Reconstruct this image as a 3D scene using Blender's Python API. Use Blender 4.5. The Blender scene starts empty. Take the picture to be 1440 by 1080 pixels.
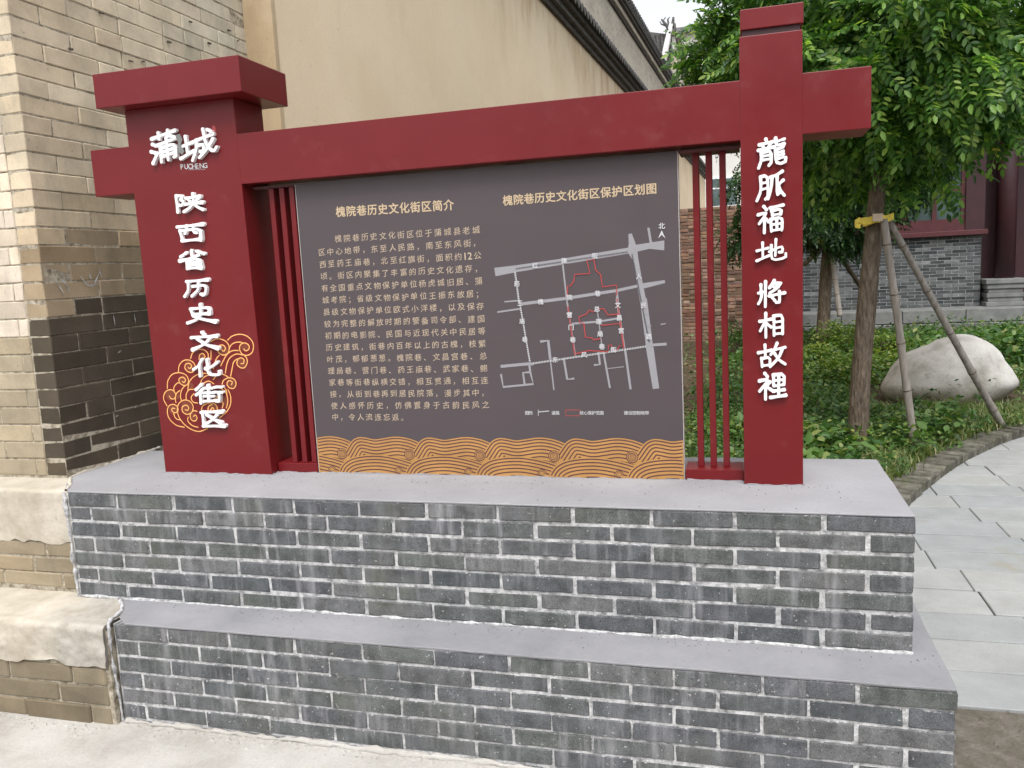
import bpy, bmesh, math, random
import numpy as np
from math import sin, cos, pi, radians, sqrt, atan2
from mathutils import Vector, Matrix, noise as mnoise

random.seed(7)
rng = np.random.default_rng(11)
S = bpy.context.scene
COL = S.collection

# ------------------------------------------------------------------ camera
FPX = 1156.3
CAM = np.array([-.4756, -2.4977, 1.554])
def cam_axes(yaw, pitch, roll):
    cy, sy, cp, sp = cos(yaw), sin(yaw), cos(pitch), sin(pitch)
    f = np.array([-sy*cp, cy*cp, -sp]); r = np.array([cy, sy, 0.]); u = np.cross(r, f)
    cr, sr = cos(roll), sin(roll)
    return cr*r+sr*u, -sr*r+cr*u, f
CR, CU, CF = cam_axes(.2744, .1379, -.0506)
cd = bpy.data.cameras.new('camera')
cam = bpy.data.objects.new('camera', cd)
COL.objects.link(cam)
cd.sensor_width = 36; cd.lens = 36*FPX/1440; cd.clip_end = 2000; cd.clip_start = .05
cam.matrix_world = Matrix(((CR[0], CU[0], -CF[0], CAM[0]), (CR[1], CU[1], -CF[1], CAM[1]), (CR[2], CU[2], -CF[2], CAM[2]), (0, 0, 0, 1)))
S.camera = cam

def at(px, py, X=None, Y=None, Z=None):
    "point of the place seen at a photograph pixel, on the plane X=, Y= or Z="
    d = CF+CR*(px-720)/FPX-CU*(py-540)/FPX
    k = 0 if X is not None else 1 if Y is not None else 2
    t = ((X, Y, Z)[k]-CAM[k])/d[k]
    return Vector(CAM+d*t)

# ------------------------------------------------------------------ light
SUN_EL, SUN_AZ = 60, 168            # azimuth from +Y towards +X
W = bpy.data.worlds.new('World'); S.world = W; W.use_nodes = True
nt = W.node_tree; bg = nt.nodes['Background']
sky = nt.nodes.new('ShaderNodeTexSky'); sky.sky_type = 'NISHITA'; sky.sun_disc = False
sky.sun_elevation = radians(SUN_EL); sky.sun_rotation = radians(SUN_AZ % 360)
sky.air_density = 1.0; sky.dust_density = 4.0; sky.ozone_density = 1.0
hs = nt.nodes.new('ShaderNodeHueSaturation'); hs.inputs['Saturation'].default_value = .16
nt.links.new(sky.outputs[0], hs.inputs['Color']); nt.links.new(hs.outputs[0], bg.inputs[0])
bg.inputs[1].default_value = .15
sl = bpy.data.lights.new('sun', 'SUN'); sl.energy = .9; sl.angle = radians(22); sl.color = (1, .97, .92)
so = bpy.data.objects.new('sun', sl); COL.objects.link(so)
a, e = radians(SUN_AZ), radians(SUN_EL)
sd = Vector((sin(a)*cos(e), cos(a)*cos(e), sin(e)))
so.rotation_euler = sd.to_track_quat('Z', 'Y').to_euler(); so.location = sd*30
S.view_settings.view_transform = 'Standard'; S.view_settings.look = 'None'
S.view_settings.exposure = 0.95; S.view_settings.gamma = 1; S.view_settings.use_curve_mapping = False

# ------------------------------------------------------------------ node helpers
class NT:
    def __init__(s, name):
        s.m = bpy.data.materials.new(name); s.m.use_nodes = True; s.t = s.m.node_tree
        s.b = s.t.nodes['Principled BSDF']
    def n(s, ty, **k):
        x = s.t.nodes.new('ShaderNode'+ty)
        for a, v in k.items(): setattr(x, a, v)
        return x
    def put(s, inp, v):
        if hasattr(v, 'is_output'): s.t.links.new(v, inp)
        elif isinstance(v, (tuple, list)): inp.default_value = tuple(v)+((1,) if len(v) == 3 and inp.type == 'RGBA' else ())
        else: inp.default_value = v
    def coord(s, kind='pos', stretch=(1, 1, 1)):
        if kind == 'pos': o = s.n('NewGeometry').outputs['Position']
        else: o = s.n('TexCoord').outputs[{'gen': 'Generated', 'obj': 'Object'}[kind]]
        mp = s.n('Mapping'); s.put(mp.inputs['Vector'], o); mp.inputs['Scale'].default_value = stretch
        return mp.outputs[0]
    def noise(s, scale, detail=4, rough=.55, kind='pos', stretch=(1, 1, 1), dist=0):
        x = s.n('TexNoise'); s.put(x.inputs['Vector'], s.coord(kind, stretch))
        x.inputs['Scale'].default_value = scale; x.inputs['Detail'].default_value = detail
        x.inputs['Roughness'].default_value = rough; x.inputs['Distortion'].default_value = dist
        return x.outputs[0]
    def ramp(s, v, stops):
        x = s.n('ValToRGB'); s.put(x.inputs[0], v); r = x.color_ramp
        while len(r.elements) < len(stops): r.elements.new(.5)
        for e_, (p, c) in zip(r.elements, stops):
            e_.position = p; e_.color = (c, c, c, 1) if isinstance(c, (int, float)) else tuple(c)+(1,)
        return x.outputs[0]
    def mix(s, f, a, b, mode='MIX'):
        x = s.n('MixRGB', blend_type=mode); s.put(x.inputs[0], f); s.put(x.inputs[1], a); s.put(x.inputs[2], b)
        return x.outputs[0]
    def math(s, op, a, b=0, c=0):
        x = s.n('Math', operation=op); s.put(x.inputs[0], a); s.put(x.inputs[1], b); s.put(x.inputs[2], c)
        return x.outputs[0]
    def bump(s, h, strength=.4, dist=.004, nrm=None):
        x = s.n('Bump'); s.put(x.inputs['Height'], h); x.inputs['Strength'].default_value = strength
        x.inputs['Distance'].default_value = dist
        if nrm: s.put(x.inputs['Normal'], nrm)
        return x.outputs[0]
    def rnd(s): return s.n('ObjectInfo').outputs['Random']
    def ocol(s): return s.n('ObjectInfo').outputs['Color']
    def isl(s): return s.n('NewGeometry').outputs['Random Per Island']
    def fin(s, col=None, rough=.8, nrm=None, spec=.5, metal=0, **k):
        if col is not None: s.put(s.b.inputs['Base Color'], col)
        s.put(s.b.inputs['Roughness'], rough); s.put(s.b.inputs['Specular IOR Level'], spec)
        s.put(s.b.inputs['Metallic'], metal)
        if nrm is not None: s.put(s.b.inputs['Normal'], nrm)
        for a, v in k.items(): s.put(s.b.inputs[a], v)
        return s.m

def m_plain(name, c, rough=.6, var=.12, scale=20, bump=.1, spec=.5):
    t = NT(name); f = t.noise(scale, 5)
    lo = tuple(x*(1-var) for x in c); hi = tuple(min(1, x*(1+var)) for x in c)
    return t.fin(t.ramp(f, [(.3, lo), (.7, hi)]), rough, t.bump(t.noise(scale*6, 3), bump, .002), spec)

def m_redpaint():
    t = NT('red_satin_paint')
    f = t.noise(3, 4); g = t.noise(60, 4); d = t.noise(9, 6, .7)
    c = t.ramp(f, [(.3, (.130, .0068, .0090)), (.7, (.150, .0085, .0112))])
    c = t.mix(t.ramp(d, [(.58, 0), (.76, .14)]), c, (.28, .11, .10))
    sc = t.ramp(t.noise(220, 3, .6), [(.72, 0), (.78, .35)])
    c = t.mix(t.math('MULTIPLY', sc, t.ramp(t.noise(4, 3), [(.55, 0), (.7, 1)])), c, (.5, .38, .36))
    return t.fin(c, t.ramp(d, [(.3, .33), (.75, .46)]), t.bump(t.math('ADD', g, t.math('MULTIPLY', t.noise(5, 2), 6)), .07, .002), .36)

def m_greybrick():
    t = NT('grey_brick')
    base = t.ramp(t.rnd(), [(0, (.066, .073, .077)), (.2, (.084, .087, .093)), (.45, (.084, .090, .086)), (.65, (.076, .079, .087)), (.85, (.094, .096, .098)), (1, (.112, .114, .116))])
    blotch = t.noise(14, 6, .65)
    c = t.mix(.8, base, t.ramp(blotch, [(.28, .45), (.72, 1.7)]), 'MULTIPLY')
    grain = t.noise(300, 5, .8)
    c = t.mix(.9, c, t.ramp(grain, [(.32, .35), (.68, 1.9)]), 'MULTIPLY')
    # lime runs: thin vertical streaks
    run = t.noise(26, 5, .6, stretch=(1, 1, .12)); patch = t.noise(2.6, 3, .5, stretch=(1, 1, 1.4))
    k = t.math('MULTIPLY', t.ramp(run, [(.50, 0), (.72, 1)]), t.ramp(patch, [(.40, .22), (.62, .95)]))
    c = t.mix(k, c, (.27, .27, .285))
    c = t.mix(t.ramp(t.noise(3.3, 3), [(.56, 0), (.74, .45)]), c, (.115, .12, .085))
    spk = t.ramp(t.noise(90, 2, .5), [(.69, 0), (.74, .75)])
    c = t.mix(spk, c, (.42, .42, .41))
    pit = t.ramp(t.noise(120, 2, .5), [(.24, 1), (.30, 0)])
    c = t.mix(pit, c, (.02, .02, .022))
    # mortar smeared over the arrises (generated coordinates of each brick)
    g = t.n('TexCoord').outputs['Generated']; sp = t.n('SeparateXYZ'); t.put(sp.inputs[0], g)
    ex = t.math('SUBTRACT', .5, t.math('ABSOLUTE', t.math('SUBTRACT', sp.outputs[0], .5)))
    ez = t.math('SUBTRACT', .5, t.math('ABSOLUTE', t.math('SUBTRACT', sp.outputs[2], .5)))
    ed = t.math('MINIMUM', t.math('MULTIPLY', ex, .24), t.math('MULTIPLY', ez, .05))
    jag = t.math('MULTIPLY', t.math('SUBTRACT', t.noise(55, 6, .75), .50), .042)
    sm = t.ramp(t.math('MULTIPLY', t.math('SUBTRACT', jag, ed), 300), [(.0, 0), (1, 1)])
    c = t.mix(t.math('MULTIPLY', sm, .9), c, t.ramp(t.noise(180, 3), [(.3, (.30, .30, .305)), (.7, (.56, .56, .565))]))
    h = t.math('ADD', t.math('MULTIPLY', grain, .5), t.math('ADD', t.math('MULTIPLY', blotch, .6), t.math('MULTIPLY', sm, .5)))
    c = t.mix(1, c, t.ocol(), 'MULTIPLY')
    return t.fin(c, .88, t.bump(h, .75, .004), .25)

def m_mortar(name='lime_mortar', lo=(.20, .20, .205), hi=(.62, .62, .625)):
    t = NT(name); f = t.noise(35, 6, .7); g = t.noise(160, 4, .7)
    c = t.ramp(f, [(.34, lo), (.58, hi)])
    c = t.mix(.4, c, t.ramp(g, [(.3, .6), (.7, 1.3)]), 'MULTIPLY')
    return t.fin(c, .95, t.bump(t.math('ADD', f, g), .9, .006), .2)

def m_tanbrick():
    t = NT('old_tan_brick')
    base = t.ramp(t.rnd(), [(0, (.44, .37, .275)), (.35, (.50, .43, .33)), (.7, (.47, .405, .315)), (1, (.53, .44, .32))])
    b = t.noise(6, 6, .65); g = t.noise(240, 4, .75)
    c = t.mix(.7, base, t.ramp(b, [(.3, .72), (.7, 1.25)]), 'MULTIPLY')
    c = t.mix(.5, c, t.ramp(g, [(.3, .75), (.7, 1.25)]), 'MULTIPLY')
    run = t.ramp(t.noise(5, 5, .6, stretch=(1, 1.5, .35)), [(.52, 0), (.7, .45)])
    c = t.mix(run, c, (.22, .21, .17))
    c = t.mix(1, c, t.ocol(), 'MULTIPLY')
    st = t.ramp(t.noise(38, 4, .7), [(.64, 0), (.72, .45)])
    c = t.mix(st, c, (.09, .08, .065))
    return t.fin(c, .92, t.bump(t.math('ADD', b, t.math('MULTIPLY', g, .5)), .6, .005), .2)

def m_stucco(name, c1, c2, sc=2.2, bump=.4, drip=None):
    t = NT(name); f = t.noise(sc, 6, .62); g = t.noise(70, 5, .7)
    c = t.ramp(f, [(.3, c1), (.7, c2)])
    c = t.mix(.35, c, t.ramp(g, [(.3, .82), (.7, 1.15)]), 'MULTIPLY')
    if drip:
        r = t.ramp(t.noise(3.5, 5, .6, stretch=(1, 1, .18)), [(.56, 0), (.74, .28)])
        c = t.mix(r, c, drip)
        c = t.mix(t.ramp(t.noise(55, 2), [(.71, 0), (.75, .5)]), c, (.16, .11, .06))
        z = t.n('SeparateXYZ'); t.put(z.inputs[0], t.n('NewGeometry').outputs['Position'])
        st = t.math('MULTIPLY', t.ramp(t.noise(2.2, 6, .7, stretch=(1, 1, .3)), [(.46, 0), (.66, 1)]), t.ramp(t.math('MULTIPLY', z.outputs[2], .2), [(.76, 0), (.95, .75)]))
        c = t.mix(st, c, (.40, .24, .11))
        pt = t.ramp(t.noise(.8, 4, .6), [(.50, 0), (.56, .22)]); c = t.mix(pt, c, (.80, .69, .52))
    return t.fin(c, .9, t.bump(t.math('ADD', f, t.math('MULTIPLY', g, .4)), bump, .006), .25)

def m_leaf(name, stops, trans=.42, rough=.45):
    t = NT(name)
    c = t.ramp(t.isl(), stops)
    c = t.mix(.5, c, t.ramp(t.noise(1.4, 3), [(.3, .6), (.7, 1.35)]), 'MULTIPLY')
    t.fin(c, rough, None, .45)
    tr = t.n('BsdfTranslucent'); t.put(tr.inputs[0], t.mix(1, c, (1.5, 1.7, .7), 'MULTIPLY'))
    ms = t.n('MixShader'); ms.inputs[0].default_value = trans
    t.put(ms.inputs[1], t.b.outputs[0]); t.put(ms.inputs[2], tr.outputs[0])
    t.put(t.t.nodes['Material Output'].inputs['Surface'], ms.outputs[0])
    return t.m

def m_bark():
    t = NT('bark'); v = t.n('TexVoronoi'); t.put(v.inputs['Vector'], t.coord('pos', (1, 1, .22))); v.inputs['Scale'].default_value = 60
    f = t.noise(40, 6, .7, stretch=(1, 1, .25))
    c = t.ramp(f, [(.3, (.06, .045, .034)), (.55, (.16, .125, .095)), (.75, (.29, .24, .19))])
    return t.fin(c, .95, t.bump(t.math('ADD', v.outputs[0], f), 1, .012), .2)

def m_bamboo():
    t = NT('weathered_bamboo'); f = t.noise(30, 5, .6, stretch=(1, 1, .2))
    return t.fin(t.ramp(f, [(.3, (.17, .15, .13)), (.7, (.34, .31, .28))]), .7, t.bump(f, .4, .003), .3)

def m_slab():
    t = NT('stone_slab')
    b = t.ramp(t.rnd(), [(0, (.262, .276, .280)), (.3, (.292, .300, .300)), (.7, (.318, .322, .316)), (1, (.272, .285, .292))])
    f = t.noise(5, 6, .65); g = t.noise(180, 4, .7)
    c = t.mix(.7, b, t.ramp(f, [(.3, .8), (.7, 1.15)]), 'MULTIPLY')
    c = t.mix(.4, c, t.ramp(g, [(.3, .75), (.7, 1.2)]), 'MULTIPLY')
    d = t.ramp(t.noise(1.7, 5, .7), [(.57, 0), (.68, .7)])
    c = t.mix(d, c, (.25, .23, .18))
    return t.fin(c, .8, t.bump(t.math('ADD', f, g), .35, .004), .3)

def m_ground(name, stops, sc=3, bump=.7, dist=.01):
    t = NT(name); f = t.noise(sc, 8, .68); g = t.noise(90, 6, .8)
    c = t.ramp(f, stops)
    c = t.mix(.5, c, t.ramp(g, [(.3, .75), (.7, 1.25)]), 'MULTIPLY')
    return t.fin(c, .95, t.bump(t.math('ADD', f, t.math('MULTIPLY', g, .6)), bump, dist), .2)

def m_wallbrick_tex(name, c1, c2, mort, bw=.25, bh=.063):
    t = NT(name); g = t.n('NewGeometry').outputs['Position']; sp = t.n('SeparateXYZ'); t.put(sp.inputs[0], g)
    cb = t.n('CombineXYZ'); t.put(cb.inputs[0], sp.outputs[1]); t.put(cb.inputs[1], sp.outputs[2])
    b = t.n('TexBrick'); t.put(b.inputs['Vector'], cb.outputs[0]); b.inputs['Scale'].default_value = 1
    b.inputs['Brick Width'].default_value = bw; b.inputs['Row Height'].default_value = bh; b.inputs['Mortar Size'].default_value = .008
    t.put(b.inputs['Color1'], c1); t.put(b.inputs['Color2'], c2); t.put(b.inputs['Mortar'], mort)
    c = t.mix(.6, b.outputs[0], t.ramp(t.noise(1.5, 6, .7), [(.3, .7), (.7, 1.3)]), 'MULTIPLY')
    c = t.mix(.5, c, t.ramp(t.noise(30, 4, .8), [(.3, .7), (.7, 1.3)]), 'MULTIPLY')
    return t.fin(c, .95, t.bump(b.outputs[1], -.5, .01), .2)

def m_boulder():
    t = NT('pale_boulder_stone'); f = t.noise(3.2, 8, .65); g = t.noise(60, 6, .8)
    c = t.ramp(f, [(.3, (.30, .28, .245)), (.5, (.52, .50, .47)), (.7, (.62, .61, .585))])
    c = t.mix(.5, c, t.ramp(g, [(.3, .8), (.7, 1.15)]), 'MULTIPLY')
    k = t.ramp(t.noise(9, 5, .7), [(.62, 0), (.72, .6)]); c = t.mix(k, c, (.24, .22, .16))
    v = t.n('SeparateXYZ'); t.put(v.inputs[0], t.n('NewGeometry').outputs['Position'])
    low = t.ramp(t.math('ADD', v.outputs[2], t.math('MULTIPLY', t.math('SUBTRACT', f, .5), .3)), [(.08, .8), (.26, 0)])  # underside shade put in as darker colour towards the foot
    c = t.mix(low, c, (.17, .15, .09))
    return t.fin(c, .9, t.bump(t.math('ADD', f, t.math('MULTIPLY', g, .4)), .6, .02), .25)

def m_panel():
    t = NT('panel_print'); f = t.noise(1.3, 3)
    c = t.ramp(f, [(.35, (.069, .056, .061)), (.65, (.077, .061, .068))])
    sc = t.ramp(t.noise(60, 4, .8, stretch=(1, 1, 1)), [(.70, 0), (.75, .25)])
    c = t.mix(t.math('MULTIPLY', sc, t.ramp(t.noise(3), [(.55, 0), (.7, 1)])), c, (.4, .38, .38))
    sm = t.noise(7, 5, .7)
    return t.fin(c, t.ramp(sm, [(.3, .38), (.7, .52)]), None, .4)

def m_kerb():
    t = NT('mossy_kerb_brick')
    c = t.ramp(t.noise(16, 6, .7), [(.3, (.075, .070, .055)), (.5, (.15, .14, .12)), (.7, (.25, .235, .21))])
    c = t.mix(t.ramp(t.noise(7, 4), [(.55, 0), (.7, .5)]), c, (.08, .10, .035))
    return t.fin(t.mix(1, c, t.ocol(), 'MULTIPLY'), .95, t.bump(t.noise(90, 5, .7), .9, .006), .2)
M = dict(
    red=m_redpaint(), dark_red=m_plain('dark_red_timber_paint', (.075, .014, .018), .55, .2, 8),
    maroon=m_plain('maroon_timber_panel', (.040, .010, .014), .5, .2, 5),
    brick=m_greybrick(), mortar=m_mortar(), tan=m_tanbrick(),
    hallmort=m_mortar('dull_grey_mortar', (.16, .16, .16), (.36, .36, .36)), wallmort=m_mortar('earth_mortar', (.10, .085, .065), (.24, .20, .16)),
    tanmort=m_mortar('old_joint_lime', (.16, .13, .09), (.50, .45, .36)),
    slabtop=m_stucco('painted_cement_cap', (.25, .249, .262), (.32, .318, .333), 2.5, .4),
    slablow=m_stucco('darker_cement_cap', (.20, .20, .212), (.275, .273, .288), 3, .35),  # darker grey than the upper cap
    plaster=m_stucco('cream_lime_plaster', (.27, .245, .205), (.47, .445, .40), 9, 1.0, (.24, .205, .145)),
    yellow=m_stucco('ochre_stucco', (.70, .565, .40), (.76, .625, .455), 1.3, .3, (.46, .34, .21)),
    band=m_stucco('brown_stucco', (.44, .33, .205), (.52, .40, .265), 2.5, .4, (.22, .16, .09)),
    eave=m_plain('weathered_eave_brick', (.055, .047, .038), .9, .5, 9, .6),
    tile=m_plain('grey_clay_tile', (.085, .083, .078), .9, .45, 12, .6),
    upper=m_wallbrick_tex('upper_grey_brickwork', (.46, .42, .35), (.36, .33, .27), (.54, .50, .43)),
    bark=m_bark(), bamboo=m_bamboo(), slab=m_slab(), boulder=m_boulder(), panel=m_panel(),
    jointsand=m_ground('joint_sand', [(.3, (.035, .032, .03)), (.7, (.10, .09, .075))], 8),
    kerb=m_kerb(),
    concrete=m_ground('dusty_concrete', [(.3, (.30, .28, .25)), (.5, (.43, .412, .385)), (.7, (.50, .485, .462))], 2.4, .7, .008),
    dirt=m_ground('grey_brown_earth', [(.3, (.13, .115, .09)), (.5, (.185, .165, .135)), (.7, (.26, .24, .21))], 16, 1, .02),
    soil=m_ground('garden_soil', [(.3, (.05, .038, .022)), (.7, (.14, .105, .07))], 4, 1, .02),
    step=m_plain('grey_stone_step', (.17, .175, .17), .85, .25, 5, .4),
    redbrick=None,
    white=m_plain('white_acrylic', (.80, .80, .81), .35, .02, 40, .03),
    whiteprint=m_plain('white_print', (.48, .48, .50), .45, .02, 40, 0),
    greyprint=m_plain('grey_map_print', (.27, .265, .285), .45, .03, 40, 0),
    gold=m_plain('gold_print', (.66, .43, .22), .45, .04, 30, 0),
    bodytext=m_plain('pale_cream_print', (.46, .365, .27), .45, .04, 30, 0),
    goldtext=m_plain('pale_gold_print', (.52, .40, .26), .45, .04, 30, 0),
    scroll=m_plain('gold_scroll_line', (.80, .40, .13), .4, .05, 30, 0),
    scrollfill=m_plain('brown_scroll_print', (.17, .035, .016), .4, .1, 30, 0),
    orange=m_plain('orange_wave_print', (.42, .22, .068), .45, .12, 14, 0),
    wline=m_plain('maroon_wave_line', (.085, .030, .035), .45, .05, 30, 0),
    redprint=m_plain('red_map_print', (.36, .05, .05), .45, .04, 30, 0),
    darkprint=m_plain('dark_dash_print', (.04, .035, .045), .45, .05, 30, 0),
    edge=m_plain('aluminium_panel_edge', (.45, .42, .40), .4, .1, 30, .05),
    strap=m_plain('yellow_plastic_strap', (.66, .50, .06), .5, .25, 30, .3),
    beige=m_stucco('beige_facade', (.56, .55, .52), (.64, .63, .60), .5, .1),
    frame=m_plain('white_window_frame', (.75, .75, .75), .4, .05),
    glass=m_plain('dark_window_glass', (.07, .10, .10), .12, .3, 3, 0),
    leaf=m_leaf('locust_leaf', [(0, (.022, .064, .016)), (.3, (.056, .142, .030)), (.65, (.105, .225, .045)), (.9, (.19, .32, .065)), (1, (.34, .43, .12))]),
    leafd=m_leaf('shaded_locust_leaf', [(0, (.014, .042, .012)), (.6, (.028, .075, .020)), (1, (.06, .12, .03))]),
    cover=m_leaf('ground_cover_leaf', [(0, (.025, .070, .016)), (.45, (.058, .135, .030)), (.85, (.115, .20, .052)), (1, (.26, .27, .10))], .3),
    lime=m_leaf('yellow_green_shrub_leaf', [(0, (.05, .10, .016)), (.6, (.12, .19, .03)), (1, (.24, .27, .06))], .3),
    grass=m_leaf('grass_blade', [(0, (.045, .10, .022)), (.5, (.115, .175, .045)), (1, (.33, .31, .15))], .3),
    litter=m_plain('dead_leaf', (.22, .14, .08), .9, .4, 20),
)
def m_redbrick():
    t = NT('red_brick')
    b = t.ramp(t.rnd(), [(0, (.17, .11, .08)), (.5, (.27, .155, .11)), (1, (.32, .22, .165))])
    c = t.mix(.8, b, t.ramp(t.noise(9, 6, .7), [(.3, .55), (.7, 1.4)]), 'MULTIPLY')
    c = t.mix(1, c, t.ocol(), 'MULTIPLY')
    return t.fin(c, .95, t.bump(t.noise(80, 4), .6, .006), .2)
M['redbrick'] = m_redbrick()
def m_hallbrick():
    t = NT('hall_grey_brick')
    b = t.ramp(t.rnd(), [(0, (.045, .05, .053)), (.5, (.075, .082, .082)), (1, (.14, .145, .145))])
    c = t.mix(.8, b, t.ramp(t.noise(9, 6, .7), [(.3, .55), (.7, 1.5)]), 'MULTIPLY')
    return t.fin(t.mix(1, c, t.ocol(), 'MULTIPLY'), .9, t.bump(t.noise(80, 4), .6, .006), .2)
M['hallbrick'] = m_hallbrick()

# ------------------------------------------------------------------ mesh helpers
BASE = {}
class MB:
    def __init__(s): s.v = []; s.f = []
    def add(s, vs, fs):
        o = len(s.v); s.v += [tuple(v) for v in vs]; s.f += [tuple(i+o for i in f) for f in fs]; return s
    def box(s, x0, x1, y0, y1, z0, z1):
        return s.add([(x0, y0, z0), (x1, y0, z0), (x1, y1, z0), (x0, y1, z0), (x0, y0, z1), (x1, y0, z1), (x1, y1, z1), (x0, y1, z1)],
                     [(0, 3, 2, 1), (4, 5, 6, 7), (0, 1, 5, 4), (1, 2, 6, 5), (2, 3, 7, 6), (3, 0, 4, 7)])
    def prism_y(s, pts, y0, y1):
        "polygon in XZ (counter-clockwise seen from -Y) extruded from y0 to y1"
        n = len(pts)
        return s.add([(x, y0, z) for x, z in pts]+[(x, y1, z) for x, z in pts],
                     [tuple(range(n)), tuple(range(2*n-1, n-1, -1))]+[(i, i+n, (i+1) % n+n, (i+1) % n) for i in range(n)])
    def prism_x(s, pts, x0, x1):
        n = len(pts)
        return s.add([(x0, y, z) for y, z in pts]+[(x1, y, z) for y, z in pts],
                     [tuple(range(n)), tuple(range(2*n-1, n-1, -1))]+[(i, i+n, (i+1) % n+n, (i+1) % n) for i in range(n)])
    def tube(s, pts, rad, n=10, cap=True):
        pts = [Vector(p) for p in pts]; o = len(s.v); up = Vector((.31, .2, .93))
        for i, p in enumerate(pts):
            d = (pts[min(i+1, len(pts)-1)]-pts[max(i-1, 0)]).normalized()
            a_ = d.cross(Vector((0, 1, 0)) if abs(d.y) < .9 else Vector((1, 0, 0))).normalized(); b_ = d.cross(a_)
            r = rad[i] if isinstance(rad, (list, tuple)) else rad
            for k in range(n):
                t = 2*pi*k/n; s.v.append(tuple(p+(a_*cos(t)+b_*sin(t))*r))
        for i in range(len(pts)-1):
            for k in range(n):
                q = o+i*n; s.f.append((q+k, q+(k+1) % n, q+n+(k+1) % n, q+n+k))
        if cap: s.f.append(tuple(o+k for k in range(n))[::-1]); q = o+(len(pts)-1)*n; s.f.append(tuple(q+k for k in range(n)))
        return s
    def strip(s, pts, w, y, dy=0):
        "flat line of width w in the XZ plane at depth y, facing -Y"
        n = len(pts); o = len(s.v)
        for i in range(n):
            a_ = pts[max(i-1, 0)]; b_ = pts[min(i+1, n-1)]; dx, dz = b_[0]-a_[0], b_[1]-a_[1]; L = sqrt(dx*dx+dz*dz) or 1
            ww = (w[i] if isinstance(w, (list, tuple)) else w)/2
            s.v += [(pts[i][0]-dz/L*ww, y, pts[i][1]+dx/L*ww), (pts[i][0]+dz/L*ww, y, pts[i][1]-dx/L*ww)]
        for i in range(n-1): s.f.append((o+2*i+1, o+2*i+3, o+2*i+2, o+2*i))
        return s
    def capsule(s, a_, b_, ra, rb, y0, y1, n=6):
        dx, dz = b_[0]-a_[0], b_[1]-a_[1]; t = atan2(dz, dx); pts = []
        for k in range(n+1): q = t+pi/2+pi*k/n; pts.append((a_[0]+ra*cos(q), a_[1]+ra*sin(q)))
        for k in range(n+1): q = t-pi/2+pi*k/n; pts.append((b_[0]+rb*cos(q), b_[1]+rb*sin(q)))
        return s.prism_y(pts, y0, y1)
    def mesh(s, name, mat=None, off=None):
        me = bpy.data.meshes.new(name)
        v = s.v if off is None else [(x-off[0], y-off[1], z-off[2]) for x, y, z in s.v]
        me.from_pydata(v, [], s.f); me.update()
        if mat: me.materials.append(mat)
        return me
def thing(name, label, cat, loc=(0, 0, 0), rotz=0, group=None):
    o = bpy.data.objects.new(name, None); COL.objects.link(o); o.empty_display_size = .1
    o.location = loc; o.rotation_euler = (0, 0, rotz); o['label'] = label; o['category'] = cat
    if group: o['group'] = group
    BASE[o] = Vector(loc) if not rotz else Vector((0, 0, 0)); return o
def part(name, mb, mat, parent=None, bevel=0, smooth=False, label=None, seg=2):
    off = BASE.get(parent)
    me = mb.mesh(name, mat, off) if isinstance(mb, MB) else mb
    if isinstance(mb, MB) and bevel:
        bm = bmesh.new(); bm.from_mesh(me)
        bmesh.ops.bevel(bm, geom=bm.edges[:], offset=bevel, segments=seg, profile=.6, affect='EDGES', clamp_overlap=True)
        bm.to_mesh(me); bm.free()
    if smooth: me.polygons.foreach_set('use_smooth', [True]*len(me.polygons))
    o = bpy.data.objects.new(name, me); COL.objects.link(o)
    if parent: o.parent = parent; BASE[o] = off if off is not None else Vector((0, 0, 0))
    if label: o['label'] = label
    return o
def struct(name, mb, mat, **k): o = part(name, mb, mat, **k); o['kind'] = 'structure'; return o
def tag(o, label, cat, group=None):
    o['label'] = label; o['category'] = cat
    if group: o['group'] = group
    return o
def stuff(o): o['kind'] = 'stuff'; return o
def npmesh(name, verts, faces, mat):
    "verts (N,3) array; faces (F,k) array"
    me = bpy.data.meshes.new(name); nf, k = faces.shape
    me.vertices.add(len(verts)); me.vertices.foreach_set('co', verts.astype(np.float32).ravel())
    me.loops.add(nf*k); me.loops.foreach_set('vertex_index', faces.astype(np.int32).ravel())
    me.polygons.add(nf); me.polygons.foreach_set('loop_start', np.arange(0, nf*k, k, dtype=np.int32))
    me.polygons.foreach_set('loop_total', np.full(nf, k, dtype=np.int32))
    me.update(calc_edges=True); me.materials.append(mat); return me

_bk = {}
def brick_mesh(w, d, h, mat, variants=4, bev=.003, jit=.0009):
    key = (round(w, 3), round(d, 3), round(h, 4), mat.name)
    if key not in _bk:
        L = []
        for k in range(variants):
            bm = bmesh.new(); bmesh.ops.create_cube(bm, size=1)
            for v in bm.verts: v.co = Vector((v.co.x*w, v.co.y*d, v.co.z*h))+Vector([random.uniform(-jit, jit) for _ in range(3)])
            bmesh.ops.bevel(bm, geom=bm.edges[:], offset=bev, segments=1, affect='EDGES')
            me = bpy.data.meshes.new('brick'); bm.to_mesh(me); bm.free(); me.materials.append(mat); L.append(me)
        _bk[key] = L
    return random.choice(_bk[key])
def brick(parent, me, c, rz=0, col=(1, 1, 1), name='brick', tilt=.004):
    o = bpy.data.objects.new(name, me); COL.objects.link(o); o.parent = parent
    o.location = Vector(c)-BASE[parent]; o.rotation_euler = (random.uniform(-tilt, tilt)*.5, random.uniform(-tilt, tilt), rz)
    o.color = (*col, 1); return o

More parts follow.
